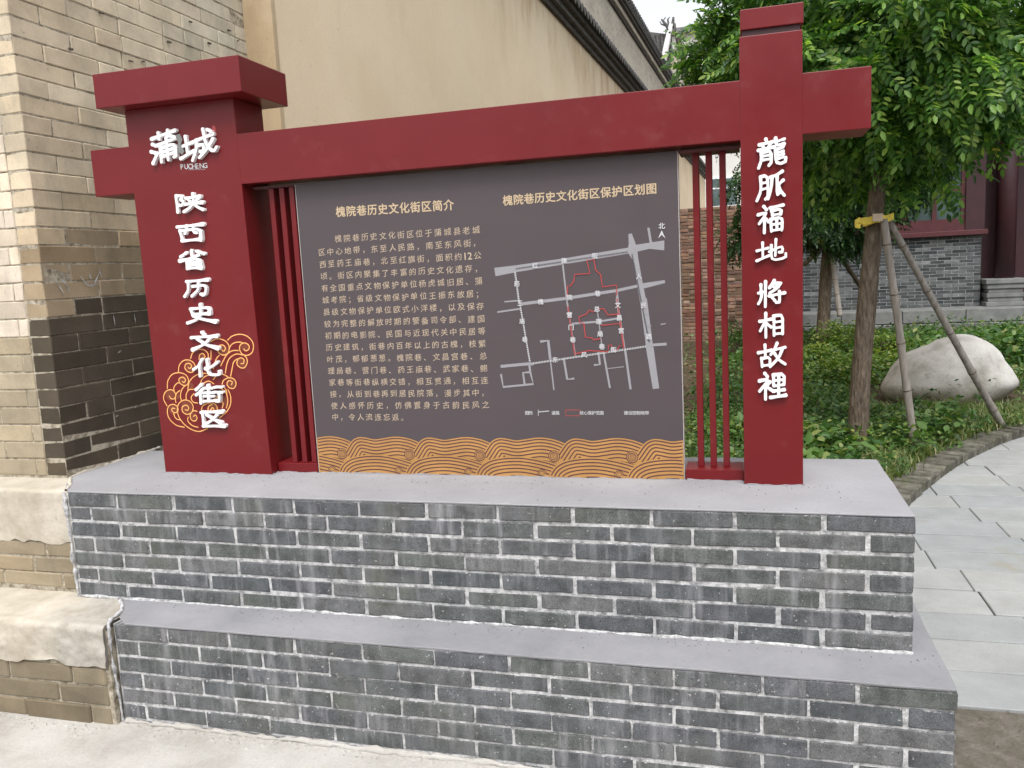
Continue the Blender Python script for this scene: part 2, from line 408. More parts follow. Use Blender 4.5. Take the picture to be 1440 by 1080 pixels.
def grid_sheet(x0, x1, y0, y1, nx, ny, zf, jitter=0):
    m = MB(); vs = []
    for j in range(ny+1):
        for i in range(nx+1):
            x = x0+(x1-x0)*i/nx; y = y0+(y1-y0)*j/ny
            vs.append((x, y, zf(x, y)))
    return m.add(vs, [(j*(nx+1)+i, j*(nx+1)+i+1, (j+1)*(nx+1)+i+1, (j+1)*(nx+1)+i) for j in range(ny) for i in range(nx)])

# ================================================================== SETTING
m = MB().add([(-400, -400, -.03), (400, -400, -.03), (400, 400, -.03), (-400, 400, -.03)], [(0, 1, 2, 3)])
struct('ground', m, M['dirt'])
def nz(x, y, s, a_): return mnoise.noise(Vector((x*s, y*s, 3.1)))*a_
# concrete forecourt with a ragged right edge
def conc_pts():
    pts = [(-14, -9), (.9, -9)]
    y = -9
    while y < -.2:
        pts.append((.42+nz(0, y, 1.5, .25)+.1*(y+.2) if y > -3 else .6, y)); y += .25
    return pts+[(.05, -.1), (-2.2, -.1), (-2.6, .1), (-14, .1)]
cp = conc_pts()
m = MB().add([(x, y, 0) for x, y in cp], [tuple(range(len(cp)))])
struct('concrete_forecourt', m, M['concrete'])
m = grid_sheet(-.2, 6, -6, .62, 60, 60, lambda x, y: -.014+nz(x, y, 2.5, .012)+nz(x, y, 11, .006))
struct('bare_earth', m, M['dirt'])
# crumbs of cement and dust swept against the foot of the plinths
vs, fs = [], []
def pebbles(n, xf, yf, zf, smin, smax, name, mat):
    m_ = MB()
    for _ in range(n):
        x = xf(); y = yf(x); r = random.uniform(smin, smax)*(1 if random.random() < .9 else 1.8); z = zf(x, y)
        a0 = random.random()*6
        b = [(x+r*cos(a0+k*2.1)*random.uniform(.7, 1.2), y+r*sin(a0+k*2.1)*random.uniform(.7, 1.2), z) for k in range(3)]
        m_.add(b+[(x, y, z+r*random.uniform(.4, .9))], [(0, 1, 3), (1, 2, 3), (2, 0, 3)])
    o = struct(name, m_, mat); o['kind'] = 'stuff'; return o
pebbles(900, lambda: random.uniform(-3.4, .05), lambda x: (-.20 if x > -2.66 else -.245)-abs(random.gauss(0, .035)), lambda x, y: 0, .002, .008, 'cement_crumbs', M['concrete'])
pebbles(1100, lambda: random.uniform(.08, 1.6), lambda x: random.uniform(-1.2, .5), lambda x, y: -.016+nz(x, y, 2.5, .012)+nz(x, y, 11, .006), .002, .011, 'gravel_grit', M['dirt'])

# garden edge
KOUT = [(-.35, .60), (-.05, 1.3), (.22, 2.15), (.51, 2.863), (.716, 3.293), (1.023, 3.896), (1.332, 4.391), (1.64, 4.82), (2.05, 5.22), (2.6, 5.62), (3.3, 5.95), (4.3, 6.2), (6.0, 6.4)]
def catmull(P, n=6):
    out = []; P = [Vector(p) for p in P]
    for i in range(len(P)-1):
        p0, p1, p2, p3 = P[max(i-1, 0)], P[i], P[i+1], P[min(i+2, len(P)-1)]
        for k in range(n):
            t = k/n; out.append(.5*((2*p1)+(p2-p0)*t+(2*p0-5*p1+4*p2-p3)*t*t+(3*p1-p0-3*p2+p3)*t**3))
    return out+[P[-1]]
KC = catmull([(x, y, 0) for x, y in KOUT], 10)
def kerb_x(y):
    for a_, b_ in zip(KC, KC[1:]):
        if a_.y <= y <= b_.y: return a_.x+(b_.x-a_.x)*(y-a_.y)/max(1e-6, b_.y-a_.y)
    return -.35 if y < KC[0].y else 99
def in_garden(x, y, mrg=.25):
    if y < .7 or y > 13.9: return False
    if x < -2.95+.04*(y-1.8): return False
    return x < kerb_x(y)-mrg
# soil: strip mesh under the planting
m = MB(); rows = []
ys = [.66+.12*i for i in range(0, 112)]
for y in ys:
    xr = min(kerb_x(y)-.06, 7.5); rows.append([(-3.1+(xr+3.1)*i/24, y, .035+nz(-3.1+(xr+3.1)*i/24, y, 1.3, .02) if i < 24 else .02) for i in range(25)])
vs = [p for r in rows for p in r]
m.add(vs, [(j*25+i, j*25+i+1, (j+1)*25+i+1, (j+1)*25+i) for j in range(len(rows)-1) for i in range(24)])
struct('garden_soil', m, M['soil'])

# paving: bed and slabs
m = MB().box(-.5, 9, .60, 13.9, -.05, -.009)
pav = struct('paving', m, M['jointsand']); BASE[pav] = Vector((0, 0, 0))
P = .268; LX = .533; n = 0
for r in range(0, 40):
    y0 = .432+P*r
    offx = .02+.237*((r*7) % 5)/2.0+(r % 2)*.25
    for c_ in range(-3, 16):
        x0 = offx-.9+c_*LX; x1 = x0+LX; yc = y0+P/2; xc = (x0+x1)/2
        kx = kerb_x(yc)
        if x1 < kx-.05 or xc > 5.5+.2*yc or x1 < -.02 or n >= 300: continue
        w = LX-.0065
        me = brick_mesh(w, P-.013, .03, M['slab'], 3, .004, .0015)
        brick(pav, me, (xc, yc, -.0165+random.uniform(-.0015, .0012)+(.0)), 0, name='slab', tilt=.003); n += 1

# kerb of bricks on edge
kb = thing('garden_kerb', 'curved mossy kerb of bricks on edge between the planting and the stone paving', 'kerb', (.5, 2.9, 0))
seg = []; acc = 0
for a_, b_ in zip(KC, KC[1:]): seg.append((acc, a_, b_)); acc += (b_-a_).length
s_ = .05
while s_ < acc:
    for q, a_, b_ in seg:
        if q <= s_ < q+(b_-a_).length:
            p = a_+(b_-a_).normalized()*(s_-q); d = (b_-a_).normalized(); break
    flat = 1.35 < s_ < 2.75
    nrm = Vector((-d.y, d.x, 0)); w = .115 if flat else .046
    me = brick_mesh(w, .19 if not flat else .20, .07, M['kerb'], 5, .007, .004)
    kv = random.uniform(.55, 1.05)
    o = brick(kb, me, p+nrm*.095+Vector((0, 0, .024+random.uniform(-.004, .006))), atan2(d.y, d.x)+random.uniform(-.06, .06), (kv, kv, kv*.96), tilt=.035)
    s_ += w+.012
m = MB()
for a_, b_ in zip(KC, KC[1:]):
    d = (b_-a_).normalized(); nn = Vector((-d.y, d.x, 0))
    m.add([a_+nn*.012+Vector((0, 0, -.03)), b_+nn*.012+Vector((0, 0, -.03)), b_+nn*.012+Vector((0, 0, .026)), a_+nn*.012+Vector((0, 0, .026)),
           a_+nn*.18+Vector((0, 0, .026)), b_+nn*.18+Vector((0, 0, .026))], [(0, 1, 2, 3), (3, 2, 5, 4)])
part('mortar', m, M['jointsand'], kb)

# ================================================================== SIGN BASE
PIT = .0602; T = .80; ZL = T-7*PIT
XL = -2.977
sb = thing('brick_plinth', 'two-step plinth of dark grey bricks with white mortar and cement caps', 'brick plinth', (-1.4, 0, 0))
SD = .105
part('upper_core', MB().box(XL+.0, -.0035, .0035, .682, ZL-.02, T-.006), M['mortar'], sb)
part('lower_core', MB().box(-2.652, .069, -.1905, .72, -.03, ZL-.008), M['mortar'], sb)
def wavy_cap(x0, x1, y0, y1, z0, z1, nx, amp, cut=None):
    m_ = MB(); ring = []
    for i in range(nx+1): x = x0+(x1-x0)*i/nx; ring.append((x, y0+nz(x, 1, 6, amp)))
    for i in range(1, 8): y = y0+(y1-y0)*i/8; ring.append((x1+nz(2, y, 7, amp), y))
    ring += [(x1, y1)]
    for i in range(1, nx): x = x1+(x0-x1)*i/nx; ring.append((x, y1))
    ring += (cut or [(x0, y1)])
    n_ = len(ring)
    m_.add([(x, y, z0) for x, y in ring]+[(x, y, z1) for x, y in ring],
           [tuple(range(n_))[::-1], tuple(range(n_, 2*n_))]+[(i, (i+1) % n_, (i+1) % n_+n_, i+n_) for i in range(n_)])
    return m_
part('upper_cap', wavy_cap(XL+.008, .001, -.002, .686, T-.007, T, 60, .003, [(-3.148, .686), (-3.148, .19), (-3.11, .15), (-3.05, .075), (-2.995, .025)]), M['slabtop'], sb, bevel=.002, seg=1)
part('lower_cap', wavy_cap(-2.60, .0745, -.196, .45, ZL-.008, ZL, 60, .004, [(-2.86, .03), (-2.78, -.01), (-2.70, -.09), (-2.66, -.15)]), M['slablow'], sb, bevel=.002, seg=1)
HB = .0485
def course(parent, xr, xl, y, ztop, odd, depth=SD, face=0, gap=.0105, hb=.0498):
    "bricks from the right end xr to the left end xl, front face at y"
    x = xr; first = True
    zc = ztop-PIT/2
    while x > xl+.02:
        L = .125 if (first and odd) else .25
        first = False
        x2 = max(x-L, xl)
        w = x-x2-gap
        if w < .02: break
        rw = round(w/.004)*.004
        me = brick_mesh(rw, depth, hb+random.choice((-.002, 0, 0, .0015)), M['brick'], 6, .0035, .0016)
        brick(parent, me, ((x+x2)/2+random.uniform(-.002, .002)+(.0055 if x == xr else 0), y+depth/2+random.uniform(-.0025, .002), zc+random.uniform(-.0012, .0012)), tilt=.008)
        x = x2
def side(parent, x, y0, y1, ztop, odd, depth=SD):
    y = y0; zc = ztop-PIT/2; first = True
    while y < y1-.03:
        L = .125 if (first and odd) else .25
        first = False; y2 = min(y+L, y1); w = round((y2-y-.0115)/.004)*.004
        if w < .02: break
        me = brick_mesh(w, depth, HB, M['brick'], 4)
        brick(parent, me, (x-depth/2+random.uniform(-.0015, .0015), (y+y2)/2, zc), pi/2); y = y2
for k in range(7):
    zt = T-.004-k*PIT if k == 0 else T-k*PIT
    course(sb, 0, XL, 0, zt, k % 2 == 1)
    side(sb, 0, SD+.012, .684, zt, k % 2 == 0)
for k in range(7):
    zt = ZL-.006-k*.0602
    course(sb, .0725, -2.652, -.194, zt, k % 2 == 1, gap=.007, hb=.0532)
    side(sb, .0725, -.194+SD+.012, .5, zt, k % 2 == 0)

# ================================================================== OLD BRICK BUILDING (left)
ob = thing('old_brick_building', 'weathered tan brick pier with sooty lower courses and cream plastered plinth', 'brick building', (-3.6, .2, 0))
HP = .0724; XW = -3.15; YF = .19; YE = 1.84
part('wall_core', MB().box(-5.2, XW-.004, YF+.004, YE, -.03, 4.5), M['tanmort'], ob)
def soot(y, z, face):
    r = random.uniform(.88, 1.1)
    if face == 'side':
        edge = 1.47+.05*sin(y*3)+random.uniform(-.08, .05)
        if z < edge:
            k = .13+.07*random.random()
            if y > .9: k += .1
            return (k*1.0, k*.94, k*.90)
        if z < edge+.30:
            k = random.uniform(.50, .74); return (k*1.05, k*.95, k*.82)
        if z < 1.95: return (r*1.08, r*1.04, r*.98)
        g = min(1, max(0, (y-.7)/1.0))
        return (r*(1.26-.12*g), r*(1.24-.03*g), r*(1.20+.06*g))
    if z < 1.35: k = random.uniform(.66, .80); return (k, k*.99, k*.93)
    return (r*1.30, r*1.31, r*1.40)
for k in range(36):
    z0 = T+.003+k*HP; zc = z0+HP/2
    y = YF; L = .15 if k % 2 else .30
    while y < YE-.05:
        y2 = min(y+L, YE); w = round((y2-y-.004)/.005)*.005
        if w > .02:
            me = brick_mesh(w, .10, HP-.0045, M['tan'], 4, .0035, .0022)
            brick(ob, me, (XW-.05+random.uniform(-.003, .002), (y+y2)/2, zc), pi/2, soot((y+y2)/2, zc, 'side'), tilt=.004)
        y = y2; L = .30 if random.random() < .75 else .16
    x = XW-.1-.001; L = .20 if k % 2 else .05
    me0 = None
    for _ in range(2):
        x2 = x-L; w = round((L-.005)/.005)*.005
        me = brick_mesh(w, .10, HP-.0045, M['tan'], 4, .003, .0015)
        brick(ob, me, ((x+x2)/2, YF+.05+random.uniform(-.001, .001), zc), 0, soot(0, zc, 'front'))
        x = x2; L = .30
# rest of the wall: one joined mass
m = MB()
for k in range(36, 50):
    z0 = T+.003+k*HP; y = YF
    while y < YE-.05: y2 = min(y+.3-.15*(k % 2)*(y == YF), YE); m.box(XW-.1, XW+random.uniform(-.002, .002), y+.002, y2-.002, z0+.002, z0+HP-.003); y = y2
for k in range(0, 50):
    z0 = T+.003+k*HP; x = XW-.1-(.50 if k % 2 else .35)
    while x > -5.1: m.box(x-.295, x-.001, YF+random.uniform(-.001, .001), YF+.1, z0+.002, z0+HP-.003); x -= .3
stuff(part('far_bricks', m, M['tan'], ob))
part('cornice', MB().box(-5.3, XW+.06, YF-.06, YE, 4.5, 4.62), M['eave'], ob)
# rough cement fillets where the new cap meets the old wall
def rough_tube(pts, r, seed=0):
    P_ = catmull(pts, 36); m_ = MB(); n_ = 7; N_ = len(P_)
    for i, p in enumerate(P_):
        d = (P_[min(i+1, N_-1)]-P_[max(i-1, 0)]).normalized(); a_ = d.cross(Vector((.2, 1, .1))).normalized(); b_ = d.cross(a_)
        for k in range(n_):
            t = 2*pi*k/n_; q = p+(a_*cos(t)+b_*sin(t))*r
            rr = r*max(.15, 1+1.1*mnoise.noise(q*45+Vector((seed, 0, 0)))+.9*mnoise.noise(q*17+Vector((0, seed, 0))))
            m_.v.append(tuple(p+(a_*cos(t)+b_*sin(t))*rr))
    for i in range(N_-1):
        for k in range(n_): m_.f.append((i*n_+k, i*n_+(k+1) % n_, (i+1)*n_+(k+1) % n_, (i+1)*n_+k))
    return m_
fm = M['mortar']
part('mortar_fillet', rough_tube([(XL-.004, -.002, .38), (XL-.002, -.003, .55), (XL-.006, -.002, .70), (XL-.012, .0, .795)], .006, 1), fm, sb, smooth=True)
part('mortar_fillet', rough_tube([(XL-.01, .01, .80), (-3.03, .075, .80), (-3.10, .15, .80), (-3.15, .24, .80), (-3.15, .5, .80), (-3.15, .75, .80)], .006, 2), M['plaster'], sb, smooth=True)
part('mortar_fillet', rough_tube([(-2.652, -.20, -.01), (-2.655, -.205, .15), (-2.66, -.21, .30), (-2.66, -.20, .378), (-2.70, -.09, .379), (-2.79, .0, .379)], .006, 3), fm, sb, smooth=True)
part('mortar_fillet', rough_tube([(XL, .0, ZL+.001), (-2.2, -.001, ZL), (-1.4, -.001, ZL), (-.7, -.001, ZL), (.002, -.001, ZL)], .006, 4), fm, sb, smooth=True)
part('mortar_fillet', rough_tube([(-2.64, -.197, .003), (-2.2, -.198, .003), (-1.4, -.197, .002), (-.7, -.198, .003), (.07, -.198, 0)], .010, 5), M['concrete'], sb, smooth=True)
# sealant and splashed cement round the feet of the sign
for i, pts in enumerate([[(-2.77, .297, T), (-2.5, .295, T), (-2.262, .296, T)], [(-2.264, .297, T), (-2.264, .40, T), (-2.264, .49, T)], [(-2.25, .342, T), (-2.16, .341, T), (-2.09, .342, T)], [(-.66, .342, T), (-.56, .341, T), (-.475, .342, T)],
                         [(-.472, .2955, T), (-.37, .294, T), (-.280, .2955, T)], [(-.280, .298, T), (-.280, .40, T), (-.280, .495, T)], [(-2.08, .343, T), (-1.4, .343, T), (-.67, .343, T)]]):
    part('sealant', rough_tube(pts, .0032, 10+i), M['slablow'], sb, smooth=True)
# grit and dust lying on the caps
m = MB()
for _ in range(420):
    if random.random() < .5: x, y, z = random.uniform(-2.9, -.02), random.choice((random.uniform(.01, .28), random.gauss(.27, .02))), T
    else: x, y, z = random.uniform(-2.55, .06), -abs(random.gauss(0, .05)), ZL
    if y < (-.18 if z == ZL else .01): continue
    r = random.uniform(.0008, .0028); a0 = random.random()*6
    m.add([(x+r*cos(a0+k*2.1), y+r*sin(a0+k*2.1), z) for k in range(3)]+[(x, y, z+r)], [(0, 1, 3), (1, 2, 3), (2, 0, 3)])
stuff(part('grit', m, M['jointsand'], sb))
# scratches, nails and the crack on the side wall
m = MB()
for (py_, pz, ln, an) in [(.27, 1.575, .07, -1.0), (.29, 1.60, .05, -.8), (.31, 1.57, .05, -1.1), (.40, 1.60, .06, -.9), (.44, 1.615, .04, -1.2), (.47, 1.60, .09, .9), (.45, 1.58, .05, .2), (.50, 1.63, .05, -1.3), (.42, 1.58, .04, -.4),
                          (.55, 1.42, .05, -1.5), (.68, 1.42, .05, -1.5), (.56, 1.28, .03, .4), (.50, 1.0, .02, .3), (.62, 1.02, .02, .5)]:
    d = Vector((0, cos(an), sin(an)))*ln/2; q = Vector((0, -d.z, d.y)).normalized()*.0035; c_ = Vector((XW+.0045, py_, pz))
    m.add([c_-d, c_+q, c_+d, c_-q], [(0, 1, 2, 3)])
stuff(part('paint_scratch', m, M['mortar'], ob))
for px, py in [(181, 85), (200, 86), (334, 57), (320, 42), (139, 17), (97, 68), (292, 60), (266, 30), (235, 58)]:
    q = at(px, py, X=XW); part('rusty_nail', MB().tube([q, q+Vector((.016, random.uniform(-.012, .012), -.006))], random.uniform(.003, .0055), 6), M['eave'], ob)
# plastered plinth
def lumpy_block(x0, x1, y0, y1, z0, z1, amp, nx=60, nzv=14, lip=0):
    m_ = MB(); vs_ = []
    r_ = lip or .02
    prof = [(y0, z0+(z1-r_-z0)*i/nzv) for i in range(nzv+1)]+[(y0+r_-r_*cos(t*pi/12), z1-r_+r_*sin(t*pi/12)) for t in range(1, 7)]+[(y0+r_+(y1-y0-r_)*i/5, z1) for i in range(1, 6)]
    for i in range(nx+1):
        x = x0+(x1-x0)*i/nx
        for j, (y, z) in enumerate(prof):
            vs_.append((x+(nz(y*3, z*3, 9, amp) if i == nx else 0), y+nz(x, z*2+y*2, 7, amp)+nz(x*1.3, z*1.3+y, 29, amp*.6)+nz(x*1.1, z+y*2, 75, amp*.3), z+(nz(x, y*2+4, 7, amp*.6)+nz(x, y+z, 27, amp*.3) if j > 1 else nz(x, 3, 6, .022)+nz(x, 5, 23, .012)-.004 if j == 0 else nz(x, 3, 13, amp))))
    n_ = len(prof)
    m_.add(vs_, [(i*n_+j, (i+1)*n_+j, (i+1)*n_+j+1, i*n_+j+1) for i in range(nx) for j in range(n_-1)])
    o_ = len(m_.v)-n_
    m_.v += [(x1, y1, z0)]; m_.f.append(tuple(range(o_, o_+n_))+(len(m_.v)-1,))
    return m_
part('plinth_core', MB().box(-5.2, XL-.006, .031, .5, -.03, .79), M['tanmort'], ob)
part('plinth_core', MB().box(-5.2, -2.66, -.222, .3, -.03, .355), M['tanmort'], ob)
part('plaster_band', lumpy_block(-5.2, XL-.012, .024, .25, .585, .795, .0035, 420, 14, .018), M['plaster'], ob, smooth=True, label='cream lime plaster band with a soft rounded edge')
part('plaster_ledge', lumpy_block(-5.2, -2.662, -.235, .05, .225, .377, .006, 420, 14, .024), M['plaster'], ob, smooth=True, label='crumbling cream plaster ledge')
for k in range(3):
    for (x1_, yf, zb, hh) in ((XL-.010, .026, .388, .066), (-2.675, -.228, -.008, .076)):
        x = x1_; L = [.09, .22, .15][k]
        while x > -4.3:
            w = round((L-.006)/.005)*.005
            k_ = random.uniform(.72, 1.0) if zb > .3 else random.uniform(.62, .85)
            k_ *= .66 if zb > .3 else .58; brick(ob, brick_mesh(w, .09, hh-.006, M['tan'], 4, .005, .0035), (x-L/2, yf+.045+random.uniform(-.002, .002), zb+hh*(k+.5)), 0, (k_*1.06, k_*1.02, k_*.92), tilt=.012)
            x -= L; L = .29
# dark crack between pier and rendered return
m = MB(); P_ = [Vector((XW+.003, YE-.005+nz(z*.1, 0, 60, .02), z*.1)) for z in range(8, 45)]
m.tube(P_, .006, 5); part('crack', m, M['eave'], ob)

# ================================================================== OCHRE WALL
PSI = radians(2.3)
yw = thing('ochre_wall', 'long ochre stucco wall with a dark tiled coping running back behind the red sign', 'wall', (-2.97, 1.823, 0), -PSI)
part('stucco', MB().box(-.33, 0, .03, 30, -.03, 4.72), M['yellow'], yw)
part('return_band', MB().box(-.35, .003, -.01, .028, -.03, 4.73), M['band'], yw, label='narrow browner stucco return')
part('cornice', MB().box(-.33, .05, -.02, 30, 4.721, 4.80), M['eave'], yw)
part('cornice', MB().box(-.33, .11, -.02, 30, 4.801, 4.87), M['tile'], yw)
part('cornice', MB().box(-.33, .17, -.02, 30, 4.871, 4.94), M['eave'], yw)
def tile_rows(y0, y1, step, xa, za, xb, zb, r):
    m_ = MB(); y = y0
    while y < y1:
        a_ = Vector((xa, y, za)); b_ = Vector((xb, y, zb)); n_ = 6
        vs_ = []
        for p in (a_, b_):
            for k in range(n_+1): t = pi*k/n_; vs_.append(p+Vector((0, -cos(t)*r, sin(t)*r)))
        m_.add(vs_, [(k, k+n_+1, k+n_+2, k+1) for k in range(n_)]+[tuple(range(n_+1))])
        # drip tile hanging between two covers
        c_ = a_+Vector((.008, step/2, 0)); w = step/2-.012
        m_.add([c_+Vector((0, -w, .01)), c_+Vector((0, -w*.6, -.05)), c_+Vector((0, 0, -.085)), c_+Vector((0, w*.6, -.05)), c_+Vector((0, w, .01)),
                c_+Vector((-.02, -w, .01)), c_+Vector((-.02, 0, -.07)), c_+Vector((-.02, w, .01))], [(0, 1, 2, 3, 4), (0, 5, 6, 2, 1), (4, 3, 2, 6, 7)])
        y += step
    return m_
m = MB().add([(.21, -.02, 4.96), (.21, 30, 4.96), (-.33, 30, 5.26), (-.33, -.02, 5.26)], [(0, 1, 2, 3)]).add([(.21, -.02, 4.955), (.21, 30, 4.955), (-.33, 30, 4.955), (-.33, -.02, 4.955)], [(0, 3, 2, 1)])
part('coping_bed', m, M['tile'], yw)
stuff(part('coping_tiles', tile_rows(.1, 30, .19, .235, 4.965, -.33, 5.28, .055), M['tile'], yw))
uw = thing('grey_gable_wall', 'high grey brick wall with moulded cornice and tiled verge above the ochre wall', 'wall', (-2.97, 1.823, 0), -PSI)
part('brickwork', MB().box(-.9, -.335, -.3, 24.3, 4.9, 6.50), M['upper'], uw)
part('cornice', MB().box(-.9, -.29, -.3, 24.32, 6.501, 6.56), M['eave'], uw)
part('cornice', MB().box(-.9, -.25, -.3, 24.34, 6.561, 6.66), M['upper'], uw)
part('cornice', MB().box(-.9, -.19, -.3, 24.36, 6.661, 6.72), M['eave'], uw)
part('cornice', MB().box(-.9, -.15, -.3, 24.38, 6.721, 6.80), M['tile'], uw)
stuff(part('verge_tiles', tile_rows(-.2, 24.4, .2, -.10, 6.83, -.9, 7.15, .06), M['tile'], uw))

# far hall roof with ridge ornament
def pp(px, py, Y): q = at(px, py, Y=Y); return (q.x, q.z)
hr = thing('temple_hall_roof', 'dark tiled roof end with a pale ridge and carved finial beyond the grey wall', 'roof', (-4.2, 27.9, 0))
Y0 = 28
m = MB().prism_y([pp(880, 60, Y0), pp(905, 140, Y0), pp(950, 135, Y0), pp(948, 90, Y0), pp(940, 48, Y0), pp(915, 45, Y0)], Y0, Y0+5)
part('tile_slope', m, M['tile'], hr)
for i in range(7): a_ = Vector(at(898+i*6.5, 50, Y=Y0-.02)); b_ = Vector(at(906+i*6.5, 128, Y=Y0-.02)); part('tile_row', MB().tube([a_, b_], .06, 6), M['tile'], hr)
m = MB().tube([at(944, 34, Y=Y0-.2), at(938, 60, Y=Y0-.2), at(932, 92, Y=Y0-.2)], [.09, .10, .12], 8)
part('ridge', m, M['frame'], hr)
m = MB()
for pts, r in [([(940, 44), (946, 36), (947, 24)], .07), ([(941, 40), (935, 33), (930, 27)], .05), ([(939, 40), (932, 30), (936, 24)], .03), ([(941, 38), (939, 27), (942, 24)], .03), ([(944, 50), (949, 42), (949, 33)], .06), ([(936, 36), (930, 34), (928, 30)], .025)]:
    m.tube([at(x, y, Y=Y0-.2) for x, y in pts], [r*1.3, r, r*.5], 6)
part('finial', m, M['tile'], hr)
gb = thing('plastered_gable', 'narrow yellowish plaster gable tucked beyond the tiled roof end', 'gable', (-3.4, 27, 0))
part('wall', MB().prism_y([pp(925, 160, 27), pp(972, 160, 27), pp(960, 80, 27), pp(952, 52, 27), pp(943, 90, 27)], 27, 30), M['plaster'], gb)
part('rake', MB().tube([at(952, 48, Y=26.9), at(961, 82, Y=26.9), at(974, 165, Y=26.9)], .09, 6), M['eave'], gb)

# far apartment block
ab = thing('apartment_building', 'pale beige apartment block with small windows seen between the slats and behind the tree', 'building', (0, 41, 0))
x0 = at(946, 100, Y=40).x; x1 = at(1066, 100, Y=40).x+6; zt = 12.4
part('wall', MB().box(x0, x1, 40, 50, -.03, zt), M['beige'], ab)
part('roof_slab', MB().box(x0-.3, x1+.3, 39.7, 50.3, zt+.001, zt+.25), M['step'], ab)
for zc in (1.9, 4.8, 7.7, 10.4):
    for xc in (-1.15, 1.8, 4.7, 7.2):
        w = part('window', MB().box(xc-.62, xc+.62, 39.93, 40.0-.002, zc-.72, zc+.72), M['frame'], ab)
        for sx in (-1, 1):
            for (z0_, z1_) in ((-.64, .16), (.24, .64)):
                part('pane', MB().box(xc+sx*.30-.26, xc+sx*.30+.26, 39.915, 39.928, zc+z0_, zc+z1_), M['glass'], w)

# ================================================================== RED BRICK WALL
rw = thing('red_brick_wall', 'rough old red brick garden wall seen through the slats of the sign', 'wall', (-1.5, 13.5, 0))
part('mortar_core', MB().box(-2.6, .55, 13.506, 13.72, -.03, 2.52), M['wallmort'], rw)
cnt = 0; m = MB()
for k in range(40):
    z0 = k*.063; x = -2.6+(k % 2)*.12
    while x < .40:
        L = .24 if random.random() < .7 else .12
        xc = x+L/2; vis = -1.75 < xc < -.35 and z0 > .3
        if vis and cnt < 300:
            kk = random.uniform(.6, 1.3)
            brick(rw, brick_mesh(L-.012, .1, .051, M['redbrick'], 5, .006, .004), (xc, 13.55+random.uniform(-.012, .004), z0+.03), 0, (kk, kk*random.uniform(.92, 1.05), kk*random.uniform(.9, 1.1)), tilt=.02); cnt += 1
        else: m.box(x+.006, x+L-.006, 13.5+random.uniform(-.008, .004), 13.6, z0+.006, z0+.056)
        x += L
stuff(part('far_bricks', m, M['redbrick'], rw))

# ================================================================== TIMBER HALL (right)
YH = 14.8
pf = thing('stone_platform', 'long grey stone step in front of the maroon timber hall', 'stone platform', (3, 14, 0))
for k in range(9): part('stone', MB().box(.3+k*1.05, .3+k*1.05+1.04, 13.98, YH+.4, .21, .44), M['step'], pf, bevel=.008, seg=1)
for k in range(9): part('stone', MB().box(.1+k*1.15, .1+k*1.15+1.14, 13.80, 13.975, -.03, .20), M['step'], pf, bevel=.008, seg=1)
th = thing('timber_hall', 'maroon timber hall front on a low grey brick wall behind the trees', 'building', (3.5, 14.8, 0))
part('brick_wall_core', MB().box(.35, 3.86, YH+.004, YH+.3, .44, 1.76), M['hallmort'], th)
cnt = 0; m = MB()
for k in range(21):
    z0 = .442+k*.0628; x = 3.875
    L = .25 if k % 2 == 0 else .125
    while x > .4:
        x2 = max(x-L, .36); xc = (x+x2)/2
        if cnt < 300 and x2 > .7 and x-x2 > .05:
            kk = random.uniform(.6, 1.5)
            brick(th, brick_mesh(round((x-x2-.009)/.004)*.004, .1, .054, M['hallbrick'], 4), (xc, YH+.05+random.uniform(-.002, .002), z0+.031), 0, (kk, kk, kk*1.02)); cnt += 1
        else: m.box(x2+.005, x-.005, YH, YH+.1, z0+.005, z0+.056)
        x = x2; L = .25
stuff(part('far_bricks', m, M['hallbrick'], th))
part('window_sill', MB().box(.3, 3.95, YH-.12, YH+.32, 1.765, 1.86), M['dark_red'], th, bevel=.01, seg=1)
part('timber_rail', MB().box(.3, 3.62, YH-.02, YH+.14, 1.861, 1.99), M['dark_red'], th)
for i in range(3):
    xa = .45+i*1.06
    wnd = part('window', MB(), M['dark_red'], th)
    me = MB()
    for xx in (xa, xa+.49, xa+.98): me.box(xx-.04, xx+.04, YH, YH+.1, 1.991, 3.6)
    for zz in (2.03, 2.62, 3.2): me.box(xa-.039, xa+1.02, YH+.005, YH+.095, zz-.04, zz+.055)
    wnd.data = me.mesh('window', M['dark_red'], BASE[th])
    for (z0_, z1_) in ((2.086, 2.579), (2.676, 3.159)):
        for xx in (xa+.04, xa+.53): part('pane', MB().box(xx, xx+.41, YH+.05, YH+.06, z0_, z1_), M['glass'], wnd)
part('lintel', MB().box(.3, 3.62, YH-.02, YH+.14, 3.61, 3.9), M['dark_red'], th)
part('corner_board', MB().box(3.58, 3.90, YH-.05, YH+.12, 1.862, 5.0), M['maroon'], th)
for i in range(14):
    xa = 3.98+i*.27
    part('door_board', MB().box(xa, xa+.262, YH+.45+.03*(i % 3 == 0), YH+.5, .44, 5), M['maroon'], th)
part('column', MB().tube([(4.30, YH+.12, .44), (4.30, YH+.12, 5)], .17, 20), M['maroon'], th, smooth=True)
part('column', MB().tube([(7.30, YH+.12, .44), (7.30, YH+.12, 5)], .17, 20), M['maroon'], th, smooth=True)
part('back_wall', MB().box(.3, 8.5, YH+.55, YH+.7, -.03, 5.2), M['maroon'], th)
part('eave', MB().box(.1, 9, YH-1.3, YH+3, 5.0, 5.2), M['dark_red'], th)
m = MB(); m.box(3.90, 4.55, YH-.30, YH+.30, .442, .52); 
for i, (w, z0_, z1_) in enumerate([(.29, .52, .60), (.31, .601, .68), (.285, .681, .76), (.31, .761, .85), (.335, .851, .94)]):
    m.box(4.225-w, 4.225+w, YH-.30+(.335-w), YH+.28, z0_, z1_)
